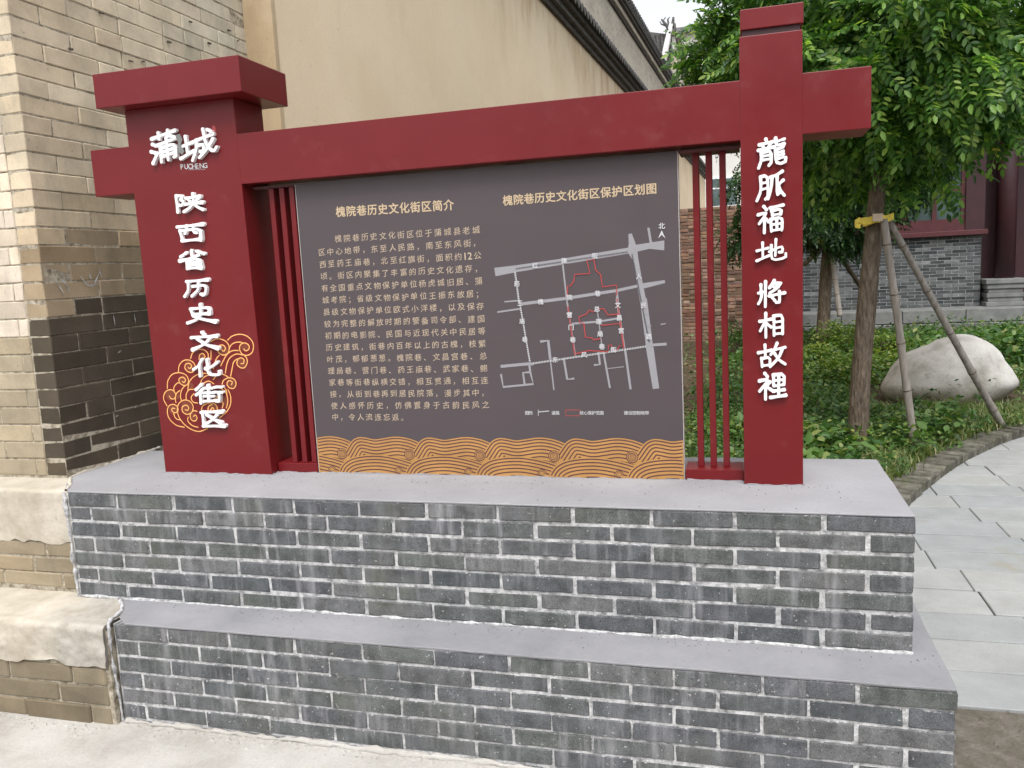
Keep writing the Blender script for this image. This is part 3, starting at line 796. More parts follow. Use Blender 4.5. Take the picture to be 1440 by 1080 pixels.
part('column_base', m, M['step'], th, bevel=.012, seg=2, label='grey layered stone base at the foot of the column')
# distant shade side behind everything on the right
bk = thing('garden_back_wall', 'dim grey wall closing the garden behind the second tree', 'wall', (-.2, 15.5, 0))
part('wall', MB().box(-.15, .29, 15.4, 15.7, -.03, 2.4), M['step'], bk)

# ================================================================== THE SIGN
YS = .298; YB = .493
sg = thing('information_sign', 'red painted metal sign frame with dark map and text panel on the brick plinth', 'sign', (-1.5, .4, T))
lp = part('wide_pillar', MB().prism_y([(-2.760, .798), (-2.266, .798), (-2.284, 2.2395), (-2.765, 2.2395)], YS, YB), M['red'], sg, bevel=.0025)
part('pillar_cap', MB().box(-2.832, -2.199, .225, .548, 2.240, 2.366), M['red'], sg, bevel=.003)
po = part('narrow_post', MB().box(-.469, -.282, YS-.0015, YB+.0015, .798, 2.238), M['red'], sg, bevel=.0025)
part('post_neck', MB().box(-.461, -.289, YS+.007, YB-.007, 2.2381, 2.2565), M['maroon'], sg)
part('post_cap', MB().box(-.466, -.279, YS-.002, YB+.002, 2.257, 2.318), M['red'], sg, bevel=.0025)
part('beam', MB().box(-2.32, -.44, YS+.0006, YB-.001, 1.9245, 2.108), M['red'], sg, bevel=.0025)
part('beam_end', MB().box(-2.946, -2.74, YS+.0006, YB-.001, 1.9245, 2.104), M['red'], sg, bevel=.0025)
part('beam_end', MB().box(-.30, -.0845, YS+.0006, YB-.001, 1.927, 2.110), M['red'], sg, bevel=.0025)
PX0, PX1, PZ0, PZ1, PY = -2.082, -.670, .800, 1.9145, .345
pn = part('panel', MB().box(PX0, PX1, PY, PY+.03, PZ0, PZ1), M['panel'], sg)
for x in (PX0-.002, PX1): part('panel_edge', MB().box(x, x+.002, PY-.001, PY+.034, PZ0, PZ1-.001), M['edge'], sg)
part('panel_back', MB().box(PX0+.004, PX1-.004, PY+.0305, YB-.02, PZ0, PZ1), M['red'], sg)
for xa, xb in ((-2.262, PX0-.005), (PX1+.005, -.4705)):
    part('rail', MB().box(xa, xb, YS+.045, YB-.03, .801, .838), M['red'], sg, bevel=.002)
    part('rail', MB().box(xa, xb, YS+.045, YB-.03, 1.906, 1.9145), M['dark_red'], sg)  # top rail: shade beneath the beam put into its darker red
for xc in (-.614, -.571, -.527, -2.190, -2.146, -2.104):
    part('slat', MB().box(xc-.0105, xc+.0105, .380 if xc > -1 else .350, .435 if xc > -1 else .478, .8385, 1.9055), M['red'], sg, bevel=.002)

# ---- big raised characters, drawn stroke by stroke (x right, y down, 0..100)
G = {
'陕': '12,8 13,96;13,11 36,10 27,32;27,32 38,48 30,62 19,60;46,26 92,23;53,34 59,47;86,31 78,45;40,58 97,55;69,6 69,50 58,78 36,95;70,58 80,78 99,93',
'西': '6,16 96,12;40,14 38,38 30,52;62,14 61,50 72,52;14,36 20,92;14,36 90,33 86,92;19,90 86,89',
'省': '50,2 50,28;30,12 10,32;68,8 94,24;74,26 48,42 6,54;30,50 30,97;30,50 78,47 78,97;32,65 76,64;32,79 76,79;31,94 77,94',
'历': '14,14 96,11;20,14 19,60 2,95;36,42 88,38 85,80 78,94 66,86;60,24 58,60 32,95',
'史': '18,24 23,54;18,24 84,20 80,52;24,52 80,51;52,2 51,54 34,82 4,96;26,60 52,80 99,94',
'文': '46,2 53,17;4,30 97,26;74,32 52,68 6,95;26,36 54,70 97,92',
'化': '36,4 22,40 4,60;25,36 25,97;90,20 70,44 48,56;55,4 55,84 66,93 95,91 95,72',
'街': '24,2 4,26;28,26 4,54;19,46 19,97;32,20 64,20;48,5 48,44;30,44 66,43;32,62 64,62;48,50 48,86;29,88 66,86;72,16 97,15;68,42 99,41;86,42 86,90 74,86',
'区': '8,14 92,10;14,14 15,92;14,91 97,90;74,24 54,54 26,76;32,28 54,50 82,74',
'龍': '30,0 33,11;6,16 56,12;17,20 23,30;46,17 39,29;2,35 58,31;13,44 13,72 3,97;13,45 48,42 48,92 39,93;16,58 46,57;16,72 46,71;64,2 64,30 92,26;64,14 92,10;63,42 92,38 92,27;63,42 63,84 72,95 99,91 97,76;72,53 90,51;72,64 90,62;72,75 90,73',
'脈': '16,8 16,60 2,97;16,9 41,6 41,90 31,95;18,33 40,32;18,56 40,55;92,2 70,13 50,16;55,15 54,56 42,95;74,14 72,86 86,76;95,34 79,48;76,44 84,72 99,92',
'福': '24,0 33,12;4,27 40,22 6,62;26,44 26,99;32,48 43,59;47,9 96,5;54,21 57,39;54,21 90,17 87,38;57,37 87,37;50,52 53,96;50,52 94,48 91,96;53,72 91,71;72,52 72,94;53,94 91,93',
'地': '2,41 38,34;21,8 21,76;0,84 42,68;42,52 88,32 87,64 76,60;65,2 63,72;50,24 50,82 60,92 97,88 97,68',
'將': '12,12 12,42;3,43 28,40;29,2 27,99;15,44 14,66 3,86;63,2 45,28;60,13 92,11 70,36 45,48;56,22 63,31;71,20 77,28;41,60 99,55;81,46 81,92 68,89;54,67 63,80',
'相': '2,33 48,28;26,2 26,99;25,34 4,70;28,42 46,60;57,16 57,94;57,17 92,14 92,93;59,42 90,41;59,65 90,64;58,90 91,90',
'故': '2,33 50,28;26,4 26,56;12,58 14,93;12,58 45,55 42,91;14,89 42,89;68,2 60,28 45,46;62,28 98,23;87,28 76,62 44,96;60,42 76,72 99,92',
'裡': '24,0 33,13;4,27 40,22 4,66;26,42 26,99;43,36 31,48;30,53 45,65;54,11 56,51;54,11 94,9 92,51;56,31 92,30;56,51 92,50;73,12 73,92;53,71 94,69;44,94 99,91',
'蒲': '8,12 92,7;34,0 34,20;66,0 66,18;8,32 20,39;2,55 15,61;3,95 24,66;28,40 94,34;36,53 34,99;36,53 90,50 90,98 80,94;61,24 61,99;38,67 88,66;38,82 88,81;78,22 90,31',
'城': '0,42 36,36;18,10 18,74;-2,82 38,66;44,32 96,25;46,32 46,64 32,99;48,52 68,50 65,78 56,74;68,0 73,54 92,90 103,72;94,42 77,72 52,95;82,6 92,16',
}
def draw_char(ch, p_tl, w, h, y0, depth, bw, lean=0, flare=0, rot=0):
    m_ = MB(); k = 0; rnd = random.Random(ord(ch))
    def tr(x, y):
        x += rnd.uniform(-1.2, 1.2); y += rnd.uniform(-1, 1)
        return (p_tl[0]+x/100*w+(50-y)/100*h*lean, p_tl[1]-y/100*h+(x-50)/100*w*rot)
    for st in G[ch].split(';'):
        P0 = [tuple(map(float, q.split(','))) for q in st.split()]
        P1 = [tr(*q) for q in P0]
        if len(P1) > 2:      # soften the bends
            Q = [P1[0]]
            for a_, b_ in zip(P1, P1[1:]):
                Q += [(a_[0]*.8+b_[0]*.2, a_[1]*.8+b_[1]*.2), (a_[0]*.2+b_[0]*.8, a_[1]*.2+b_[1]*.8)]
            P1 = Q+[P1[-1]]
        D = [0]
        for a_, b_ in zip(P1, P1[1:]): D.append(D[-1]+sqrt((a_[0]-b_[0])**2+(a_[1]-b_[1])**2))
        N = max(3, int(D[-1]/(.16*h))+2); pts = []
        for i in range(N):
            s0 = D[-1]*i/(N-1)
            j = max(q for q in range(len(D)) if D[q] <= s0+1e-9); j = min(j, len(P1)-2)
            t = (s0-D[j])/max(1e-6, D[j+1]-D[j]); pts.append((P1[j][0]+(P1[j+1][0]-P1[j][0])*t, P1[j][1]+(P1[j+1][1]-P1[j][1])*t))
        dx, dy = abs(P0[-1][0]-P0[0][0]), abs(P0[-1][1]-P0[0][1])
        for i in range(N-1):
            def rr(i_):
                t = i_/(N-1); r = bw*(.80+.28*abs(2*t-1)**1.6)
                if flare and dx > dy and dx > 40 and t > .6: r *= 1+flare*(t-.6)
                if flare == 0 and t > .75 and dy > 30: r *= 1-.9*(t-.75)
                return r*(.82 if len(P0) == 2 and dy < 6 and dx < 40 else 1)
            m_.capsule(pts[i], pts[i+1], rr(i), rr(i+1), y0-depth-k*.00007, y0, 5); k += 1
    return m_
def char_at(parent, ch, cx, cy, wpx, hpx, bw, lean=0, flare=0, rot=0, name='character', Yp=YS, depth=.014, mat='white'):
    c_ = at(cx, cy, Y=Yp-depth); sx = (at(cx+1, cy, Y=Yp-depth)-c_).x; sz = (c_-at(cx, cy+1, Y=Yp-depth)).z
    w, h = wpx*sx, hpx*sz
    m_ = draw_char(ch, (c_.x-w/2, c_.z+h/2), w, h, Yp-.0005, depth, bw*h, lean, flare, rot)
    return part(name, m_, M[mat], parent)
for ch, cx, cy, w, h in [('陕', 264, 285, 42, 27), ('西', 267.5, 327, 40, 27), ('省', 270.5, 365, 40, 27), ('历', 276, 404.5, 37, 26), ('史', 281.5, 441, 41, 27),
                         ('文', 286.5, 479.5, 39, 26), ('化', 290, 517, 40, 25), ('街', 294, 554, 40, 27), ('区', 298, 589, 36, 25)]:
    char_at(lp, ch, cx, cy, w, h, .079, 0, .9)
for ch, cx, cy, w, h in [('龍', 1085.5, 214.5, 41, 40), ('脈', 1083.5, 262, 40, 38), ('福', 1084, 308, 38, 38), ('地', 1085, 353, 42, 32),
                         ('將', 1084.5, 412.5, 38, 36), ('相', 1085.5, 456.5, 36, 35), ('故', 1085.5, 500, 39, 34), ('裡', 1086, 542.5, 39, 37)]:
    char_at(po, ch, cx, cy, w, h, .061, 0, 0, .09)
char_at(lp, '蒲', 231, 206, 40, 42, .062, 0, 0, .16, 'logo_character')
char_at(lp, '城', 278, 204, 50, 40, .062, 0, 0, .12, 'logo_character')

# ---- font lettering (Blender's own font covers these characters)
_gl = {}
def glyph(ch, res=2):
    if ch not in _gl:
        cu = bpy.data.curves.new('lettering', 'FONT'); cu.body = ch; cu.resolution_u = res
        o_ = bpy.data.objects.new('lettering', cu); COL.objects.link(o_)
        me = bpy.data.meshes.new_from_object(o_.evaluated_get(bpy.context.evaluated_depsgraph_get()))
        _gl[ch] = ([tuple(v.co[:2]) for v in me.vertices], [tuple(p.vertices) for p in me.polygons])
        bpy.data.objects.remove(o_); bpy.data.meshes.remove(me); bpy.data.curves.remove(cu)
    return _gl[ch]
def lettering(m_, ch, cx, cz, s, y, bold=0, ys=1, lean=0, rot=0):
    vs_, fs_ = glyph(ch)
    for k, (ox, oz) in enumerate([(0, 0)] if not bold else [(-bold, 0), (bold, 0), (0, bold), (0, -bold)]):
        vv = []
        for (x, z) in vs_:
            u, v = (x-(.5 if ord(ch) > 255 else .32)+ox)*s, (z-.36+oz)*s*ys
            vv.append((cx+u+v*lean, y-k*.00004, cz+v+u*rot))
        m_.add(vv, fs_)
    return m_
def line_of(parent, text, p0, p1, s, y, mat, bold=.012, name='text_line', ys=1, lean=0, rot=0, step=None):
    m_ = MB(); n_ = len(text)
    for i, ch in enumerate(text):
        if ch in ' 　': continue
        t = i/max(1, n_-1)
        lettering(m_, ch, p0[0]+(p1[0]-p0[0])*t, p0[1]+(p1[1]-p0[1])*t, s, y, bold, ys, lean, rot)
    return stuff(part(name, m_, M[mat], parent))
def pq(px, py, Y=PY): q = at(px, py, Y=Y); return (q.x, q.z)
YT = PY-.0006
def title_chars(text, a_, b_, s_):
    for i, ch in enumerate(text):
        t = i/(len(text)-1); m_ = MB()
        lettering(m_, ch, a_[0]+(b_[0]-a_[0])*t, a_[1]+(b_[1]-a_[1])*t, s_, YT, .02); part('title_character', m_, M['goldtext'], pn)
pa, pb = pq(479, 298), pq(631, 288.5)
title_chars('槐院巷历史文化街区简介', pa, pb, .0405)
pa, pb = pq(714, 282), pq(916, 265.5)
title_chars('槐院巷历史文化街区保护区划图', pa, pb, .0375)
BODY = ['　　槐院巷历史文化街区位于蒲城县老城', '区中心地带，东至人民路，南至东风街，', '西至药王庙巷，北至红旗街，面积约12公', '顷。街区内聚集了丰富的历史文化遗存，',
        '有全国重点文物保护单位杨虎城旧居、蒲', '城考院；省级文物保护单位王振东故居；', '县级文物保护单位欧式小洋楼，以及保存', '较为完整的解放时期的警备司令部、建国',
        '初期的电影院、民国与近现代关中民居等', '历史建筑，街巷内百年以上的古槐，枝繁', '叶茂，郁郁葱葱。槐院巷、文昌宫巷、总', '理局巷、营门巷、药王庙巷、武家巷、鲍',
        '家巷等街巷纵横交错，相互贯通，相互连', '接，从街到巷再到居民院落，漫步其中，', '使人感怀历史，仿佛置身于古韵民风之', '中，令人流连忘返。']
bl, br = pq(452.5, 353.5), pq(669, 323.5); bl15, br15 = pq(470, 571), pq(683.5, 569)
xl, xr_ = (bl[0]+bl15[0])/2, (br[0]+br15[0])/2
z1, z15 = br[1], (bl15[1]+br15[1])/2
for i, tx in enumerate(BODY):
    z = z1+(z15-z1)*i/14
    m_ = MB(); cols = 18
    if i == 2: tx = tx.replace('12', '\x01')
    for j, ch in enumerate(tx):
        if ch == '　': continue
        n_ = len(tx) if i in (2, 14) else 18
        x = xl+(xr_-xl)*j/(n_-1)
        if ch == '\x01': lettering(m_, '1', x-.008, z+.001, .036, YT, .014); lettering(m_, '2', x+.010, z+.001, .036, YT, .014); continue
        lettering(m_, ch, x+random.uniform(-.0008, .0008), z+random.uniform(-.0008, .0008), .0300, YT, 0, .96, .0, .12)
    stuff(part('text_line', m_, M['bodytext'], pn))

# ---- the map
def mpx(x, y): return pq(690+x/5.333, 310+y/5.333)
def mpy(x, y): return pq(690+x/5.333, 420+y/5.333)
def road(pts, w, mat='greyprint', lay=1, name='map_road', f=mpx):
    Q = [f(*p) for p in pts]
    return part(name, MB().strip(Q, w, PY-.0004*lay), M[mat], pn)
S5 = .00055
roads = [([(32, 387), (190, 362), (560, 305), (1040, 225), (1085, 210), (1190, 190), (1302, 187)], [.030, .024, .020, .020, .024, .020, .033], mpx),
         ([(1045, 100), (1060, 170), (1062, 230)], [.012, .022, .034], mpx), ([(1183, 55), (1200, 160), (1215, 190)], [.008, .008, .028], mpx),
         ([(1060, 215), (1085, 290), (1120, 480), (1150, 640)], [.036, .020, .020, .022], mpx), ([(1145, 0), (1190, 345)], [.024, .024], mpy),
         ([(1190, 345), (1240, 675)], [.026, .022], mpy),
         ([(215, 628), (560, 585), (950, 525), (1110, 490), (1150, 490), (1307, 458)], [.011, .011, .010, .010, .018, .010], mpx),
         ([(103, 610), (215, 600)], .005, mpx), ([(50, 101), (225, 75)], .006, mpy),
         ([(540, 320), (570, 590)], .006, mpx), ([(570, 0), (635, 430)], .006, mpy),
         ([(945, 520), (955, 640)], .008, mpx), ([(945, 0), (1003, 375)], .008, mpy),
         ([(610, 188), (810, 172), (968, 145)], .007, mpy), ([(798, 78), (812, 172), (835, 360)], .004, mpy),
         ([(183, 370), (215, 630)], .004, mpx), ([(220, 40), (297, 480)], .004, mpy),
         ([(75, 508), (290, 488), (320, 490)], .011, mpy), ([(290, 490), (297, 548), (320, 640), (95, 662), (78, 565)], .008, mpy), ([(300, 550), (243, 556), (255, 640)], .008, mpy),
         ([(372, 322), (432, 315), (448, 455)], .010, mpy), ([(448, 455), (475, 685)], .005, mpy), ([(548, 445), (575, 605), (628, 598)], .008, mpy),
         ([(808, 400), (820, 492), (775, 498)], .008, mpy), ([(845, 395), (895, 670)], .007, mpy), ([(870, 525), (1000, 510)], .003, mpy),
         ([(1008, 380), (1050, 680)], .008, mpy), ([(1200, 348), (1320, 340)], .010, mpy), ([(1145, 118), (1188, 115)], .003, mpy), ([(1170, 205), (1205, 203)], .003, mpy), ([(1275, 193), (1313, 187)], .004, mpy)]
for i, (p, w, f) in enumerate(roads): road(p, w, lay=.5+i*.12, f=f)
def dashes(A, B, n_, w, mat, f1, f2, lay=4.6, fill=.55):
    a_, b_ = f1(*A), f2(*B); m_ = MB()
    for i in range(n_):
        t0, t1 = i/n_, (i+fill)/n_
        m_.strip([(a_[0]+(b_[0]-a_[0])*t0, a_[1]+(b_[1]-a_[1])*t0), (a_[0]+(b_[0]-a_[0])*t1, a_[1]+(b_[1]-a_[1])*t1)], w, PY-.0004*lay)
    stuff(part('map_boundary', m_, M[mat], pn))
dashes((190, 362), (1030, 235), 70, .0045, 'darkprint', mpx, mpx); dashes((1060, 255), (1190, 330), 60, .0045, 'darkprint', mpx, mpy)
dashes((183, 385), (215, 620), 18, .007, 'whiteprint', mpx, mpx); dashes((222, 50), (295, 475), 26, .006, 'whiteprint', mpy, mpy)
dashes((320, 485), (1170, 357), 72, .007, 'whiteprint', mpy, mpy)
for pts, f in [([(575, 590), (578, 490), (600, 490), (625, 455), (630, 405), (745, 398), (722, 300), (775, 292), (790, 375), (825, 405), (840, 498), (945, 485), (945, 560)], mpx),
               ([(640, 412), (740, 388), (880, 398), (885, 350), (905, 345), (918, 385), (955, 378), (965, 350), (998, 365), (970, 185), (830, 200)], mpy),
               ([(958, 115), (880, 122), (850, 75), (800, 75), (770, 100), (740, 85), (720, 115), (665, 135), (668, 180), (700, 185), (712, 288), (765, 295), (770, 310), (825, 298)], mpy),
               ([(580, 60), (632, 425)], mpy), ([(948, 0), (1000, 372)], mpy)]:
    road(pts, .0042, 'redprint', 5+len(pts)*.07, 'map_core_line', f)
def lab(ch, x, y, f, s=.021):
    c_ = f(x, y); m_ = MB(); lettering(m_, ch, c_[0], c_[1], s, PY-.0032, .03); part('map_character', m_, M['whiteprint'], pn)
for ch, x, y, f in [('红', 335, 338, mpx), ('旗', 552, 302, mpx), ('街', 782, 266, mpx), ('药', 198, 475, mpx), ('王', 222, 620, mpx), ('庙', 237, 168, mpy), ('巷', 258, 307, mpy),
                    ('槐', 376, 610, mpx), ('院', 592, 578, mpx), ('巷', 803, 548, mpx), ('人', 1113, 420, mpx), ('民', 1150, 50, mpy), ('路', 1188, 285, mpy),
                    ('东', 485, 458, mpy), ('风', 702, 422, mpy), ('街', 922, 383, mpy), ('营', 592, 122, mpy), ('门', 604, 215, mpy), ('巷', 617, 308, mpy),
                    ('文', 955, 48, mpy), ('昌', 966, 143, mpy), ('宫', 980, 240, mpy), ('总', 798, 78, mpy), ('理', 812, 172, mpy), ('局', 822, 265, mpy), ('巷', 835, 360, mpy)]: lab(ch, x, y, f)
lab('北', 1283, 42, mpx, .022)
m = MB(); q = [mpx(1255, 135), mpx(1283, 72), mpx(1311, 135), mpx(1283, 108)]
m.add([(x, PY-.001, z) for x, z in q], [(0, 3, 1), (1, 3, 2)]); part('north_arrow', m, M['whiteprint'], pn)
def legend(text, x0, x1, y, s=.0150): line_of(pn, text, mpy(x0, y), mpy(x1, y), s, YT, 'whiteprint', .015, 'legend_text')
legend('图例：', 272, 322, 857); legend('道路', 472, 502, 857); legend('核心保护范围', 683, 833, 857); legend('建设控制地带', 1015, 1172, 857)
road([(357, 832), (357, 878)], .002, 'whiteprint', 1, 'legend_mark', mpy); road([(357, 850), (438, 842)], .003, 'whiteprint', 1, 'legend_mark', mpy)
road([(562, 835), (668, 835), (668, 878), (562, 878), (562, 835)], .0025, 'redprint', 1, 'legend_mark', mpy)

# ---- wave band along the foot of the panel
band = MB(); wl = MB(); ZB = PZ0+.0015
layer = [0]
def clampz(p): return (min(max(p[0], PX0+.001), PX1-.001), max(p[1], ZB))
def wave_shape(top, base_z, n_lines, gap):
    layer[0] += 1; y = PY-.0005-layer[0]*.00016
    Pp = [clampz(p) for p in top]; m_ = MB()
    # filled body as a strip of quads down to base_z
    vs_ = []
    for (x, z) in Pp: vs_ += [(x, y, z), (x, y, max(ZB, min(z, base_z)))]
    m_.add(vs_, [(2*i+1, 2*i+3, 2*i+2, 2*i) for i in range(len(Pp)-1)])
    band.v += []; band.add(m_.v, m_.f)
    for k in range(n_lines):
        g = gap*(k+.62)*(1+.02*k); Q = []
        for i in range(len(top)):
            a_, b_ = top[max(i-1, 0)], top[min(i+1, len(top)-1)]; dx, dz = b_[0]-a_[0], b_[1]-a_[1]; L = sqrt(dx*dx+dz*dz)
            amp = 1-.07*k
            Q.append((top[i][0]+dz/L*g*1.0, top[i][1]-dx/L*g))
        # keep the part of the line lying inside the body
        xlo, xhi = top[0][0]+g*.8, top[-1][0]-g*.1
        Q = [q_ for q_ in Q if xlo <= q_[0] <= xhi and q_[1] > base_z-.002 and q_[1] > ZB+.001 and PX0+.002 < q_[0] < PX1-.002]
        Q2 = []
        for q_ in Q:
            if not Q2 or q_[0] > Q2[-1][0]+.0008: Q2.append(q_)
        if len(Q2) > 7: wl.strip(Q2, .0046, y-.00005)
def spl(pts, n_=10): return [(p.x, p.y) for p in catmull([(x, z, 0) for x, z in pts], n_)]
cx0 = [at(px, 639, Y=PY).x for px in (481.6, 576, 674.5, 779.5, 889)]
per = (cx0[-1]-cx0[0])/4
cxs = [cx0[0]+per*i for i in range(-1, 6)]
ZC = at(674, 640, Y=PY).z; ZT = at(640, 614.5, Y=PY).z; HH = ZT-ZC
band.add([(PX0+.001, PY-.0005, ZB), (PX1-.001, PY-.0005, ZB), (PX1-.001, PY-.0005, ZC+HH*.35), (PX0+.001, PY-.0005, ZC+HH*.35)], [(0, 1, 2, 3)])
UPP = [(.03, .02), (.075, .28), (.115, .52), (.15, .70), (.2, .86), (.28, .965), (.38, .93), (.5, .84), (.62, .90), (.75, .985), (.85, 1.0), (.95, .95), (1.05, .85), (1.15, .68), (1.25, .44), (1.33, .2)]
LOW = [(-.07, -1.0), (-.03, -.72), (.03, -.47), (.14, -.23), (.3, -.085), (.49, -.03), (.65, -.07), (.85, -.22), (1.03, -.43), (1.15, -.62), (1.25, -.85)]
for c_ in cxs:
    wave_shape(spl([(c_+u*per, ZC+h*HH) for u, h in UPP]), ZC-.055, 7, .0115)
for c_ in cxs:
    layer[0] += 1; y = PY-.0005-layer[0]*.00016
    for r, mb in ((.0215, wl), (.0185, band), (.0155, wl), (.0125, band)):
        mb.prism_y([(min(max(c_+r*cos(t*pi/10), PX0+.001), PX1-.001), ZC+r*sin(t*pi/10)) for t in range(20)], y, y+.0001); y -= .00004
    sp = [(c_+(.0015+.0105*t/24)*cos(t*.62), ZC+(.0015+.0105*t/24)*sin(t*.62)) for t in range(25)]
    if PX0+.012 < c_ < PX1-.012: wl.strip(sp, .0017, y)
for c_ in cxs:
    wave_shape(spl([(c_+u*per, ZC+h*HH) for u, h in LOW]), ZB, 6, .0118)
for c_ in cxs:
    layer[0] += 1; y = PY-.0005-layer[0]*.00016; q = c_-.17*per
    for r, mb in ((.017, wl), (.0142, band), (.0112, wl), (.0088, band)):
        mb.prism_y([(min(max(q+r*cos(t*pi/10), PX0+.001), PX1-.001), max(ZB, ZC-.97*HH+r*sin(t*pi/10))) for t in range(11)], y, y+.0001); y -= .00004
part('wave_band', band, M['orange'], pn); stuff(part('wave_line', wl, M['wline'], pn))

# ---- gold cloud scrolls on the wide pillar (traced strokes)
def cpx(x, y): q = at(220+x/6.75, 460+y/6.75, Y=YS); return (q.x, q.z)
SCR = [[(675, 125), (720, 85), (790, 68), (860, 85), (910, 135), (922, 190), (905, 245), (860, 268), (815, 255), (790, 210), (800, 165), (840, 150), (875, 170), (880, 205), (850, 225), (828, 205)],
       [(690, 205), (715, 165), (755, 145), (800, 142), (822, 152)], [(515, 140), (560, 115), (610, 113), (665, 140), (692, 190), (680, 245), (640, 265), (600, 250), (582, 210), (600, 175), (635, 172), (655, 200), (640, 228), (618, 215)],
       [(820, 258), (855, 290), (862, 340), (835, 385), (795, 382), (765, 350), (775, 305), (805, 292), (832, 310), (825, 345), (800, 345)],
       [(780, 222), (720, 225), (670, 260), (640, 310), (610, 370)], [(820, 265), (760, 255), (700, 290), (670, 350), (655, 440)], [(770, 300), (735, 330), (720, 390), (705, 470)], [(600, 265), (570, 300), (555, 350), (540, 400)], [(520, 220), (518, 310)],
       [(325, 300), (345, 245), (400, 213), (450, 215), (490, 250), (492, 310)], [(405, 310), (412, 265), (440, 250), (462, 275), (450, 300), (432, 290)],
       [(210, 430), (218, 365), (255, 320), (310, 312), (355, 340), (370, 385), (345, 425), (305, 425), (272, 390), (280, 352), (315, 345), (335, 370), (318, 392), (300, 380)],
       [(105, 585), (110, 510), (150, 450), (215, 432), (275, 450), (305, 495), (295, 545), (255, 552), (220, 525), (218, 490), (250, 475), (278, 500), (262, 525), (245, 512)],
       [(105, 750), (72, 690), (75, 635), (110, 598), (155, 598), (185, 640), (172, 678), (140, 678), (122, 650)], [(172, 620), (168, 570), (195, 535), (215, 528)], [(188, 720), (180, 670), (195, 625), (228, 600)],
       [(270, 950), (190, 930), (125, 870), (105, 800), (120, 750), (160, 732), (200, 755), (205, 795), (175, 812), (148, 790), (155, 768), (180, 775)], [(165, 815), (175, 850), (200, 875), (235, 880)],
       [(490, 960), (400, 990), (300, 950), (225, 870), (200, 790), (215, 725), (265, 692), (320, 705), (350, 755), (335, 810), (290, 828), (250, 800), (248, 758), (285, 740), (308, 765), (295, 790), (272, 780)],
       [(305, 850), (300, 890), (345, 935), (400, 950)], [(390, 800), (350, 795), (322, 835), (335, 880), (370, 890), (388, 860), (372, 835), (352, 850)],
       [(300, 600), (310, 530), (350, 475), (420, 440), (500, 440)], [(285, 690), (285, 640), (310, 595), (360, 590)], [(240, 700), (230, 650), (245, 590), (280, 550)], [(420, 540), (435, 495), (480, 460), (540, 455)], [(395, 720), (350, 710), (332, 665), (360, 630)],
       [(450, 530), (500, 512), (550, 540)], [(540, 500), (580, 455), (640, 450), (690, 480)], [(625, 545), (640, 505), (690, 480), (740, 495), (758, 540), (735, 580), (695, 575), (672, 540), (690, 508), (722, 520), (712, 550)],
       [(680, 590), (705, 650), (705, 730), (670, 800), (600, 862)], [(600, 570), (660, 620), (680, 700), (665, 770)], [(560, 720), (600, 690), (635, 720), (625, 770)], [(430, 790), (440, 750), (490, 722), (540, 722), (575, 750), (580, 790)],
       [(490, 790), (500, 750), (535, 735)], [(515, 790), (535, 762), (552, 790)], [(630, 555), (665, 600), (672, 660)], [(540, 690), (600, 660), (612, 720)]]
m = MB()
for i, s in enumerate(SCR): m.strip(spl([cpx(*p) for p in s], 5), .0042, YS-.0007-.00003*i)
part('cloud_scroll', m, M['scroll'], lp)
m = MB()
for i, (x, y, r) in enumerate([(840, 188, 40), (638, 218, 42), (812, 335, 42), (435, 285, 30), (310, 372, 45), (252, 505, 40), (130, 645, 45), (162, 785, 40), (285, 762, 55), (355, 845, 30), (707, 532, 42), (530, 775, 50), (640, 700, 40), (330, 560, 26), (200, 660, 24)]):
    c_ = cpx(x, y); rr_ = abs(cpx(x+r, y)[0]-c_[0]); m.prism_y([(c_[0]+rr_*cos(t*pi/8), c_[1]+rr_*sin(t*pi/8)) for t in range(16)], YS-.0004-.00002*i, YS-.0001)
stuff(part('scroll_shade', m, M['scrollfill'], lp))
# seal and romanised name
line_of(lp, 'PUCHENG', pq(256.5, 234.4, YS), pq(288.5, 232.6, YS), .027, YS-.001, 'whiteprint', .02, 'logo_lettering')
m = MB(); q = [cpx_ for cpx_ in [pq(297.5, 188, YS), pq(304, 187, YS), pq(303, 178, YS), pq(300, 176, YS), pq(298.5, 178, YS)]]
m.prism_y(q, YS-.001, YS-.0001); part('seal', m, M['redprint'], lp)
m = MB()
for i in range(11): c_ = pq(266+i*2.2, 238.5-i*.05, YS); m.strip([(c_[0]-.002, c_[1]-.002), (c_[0]+.0015, c_[1]+.002)], .0015, YS-.001)
stuff(part('logo_small_print', m, M['whiteprint'], lp))
# torn grey shred caught on the logo
m = MB(); q = [pq(x, y, YS-.02) for x, y in [(246, 190), (252, 188), (256, 196), (253, 205), (259, 212), (256, 218), (249, 212), (250, 200)]]
m.prism_y(q, YS-.019, YS-.0165); part('torn_film', m, M['step'], lp)

# ================================================================== ADDED HOUSE (unseen behind the viewer; put in to darken satin paint reflections)
oh = thing('added_reflection_house', 'added unseen grey brick house behind the camera, darkening reflections in the red paint', 'building', (9, -15, 0))
part('wall', MB().box(-4.5, 24, -20, -15, -.03, 5.2), M['hallbrick'], oh)
part('roof', MB().prism_x([(-14.3, 5.201), (-17.5, 7.4), (-20.7, 5.201)], -5, 24.5), M['tile'], oh)
for i in range(9):
    w = part('window', MB().box(-2.8+i*3, -1.4+i*3, -14.998, -14.93, 1.2, 2.9), M['dark_red'], oh); part('pane', MB().box(-2.7+i*3, -1.5+i*3, -14.929, -14.92, 1.3, 2.8), M['glass'], w)

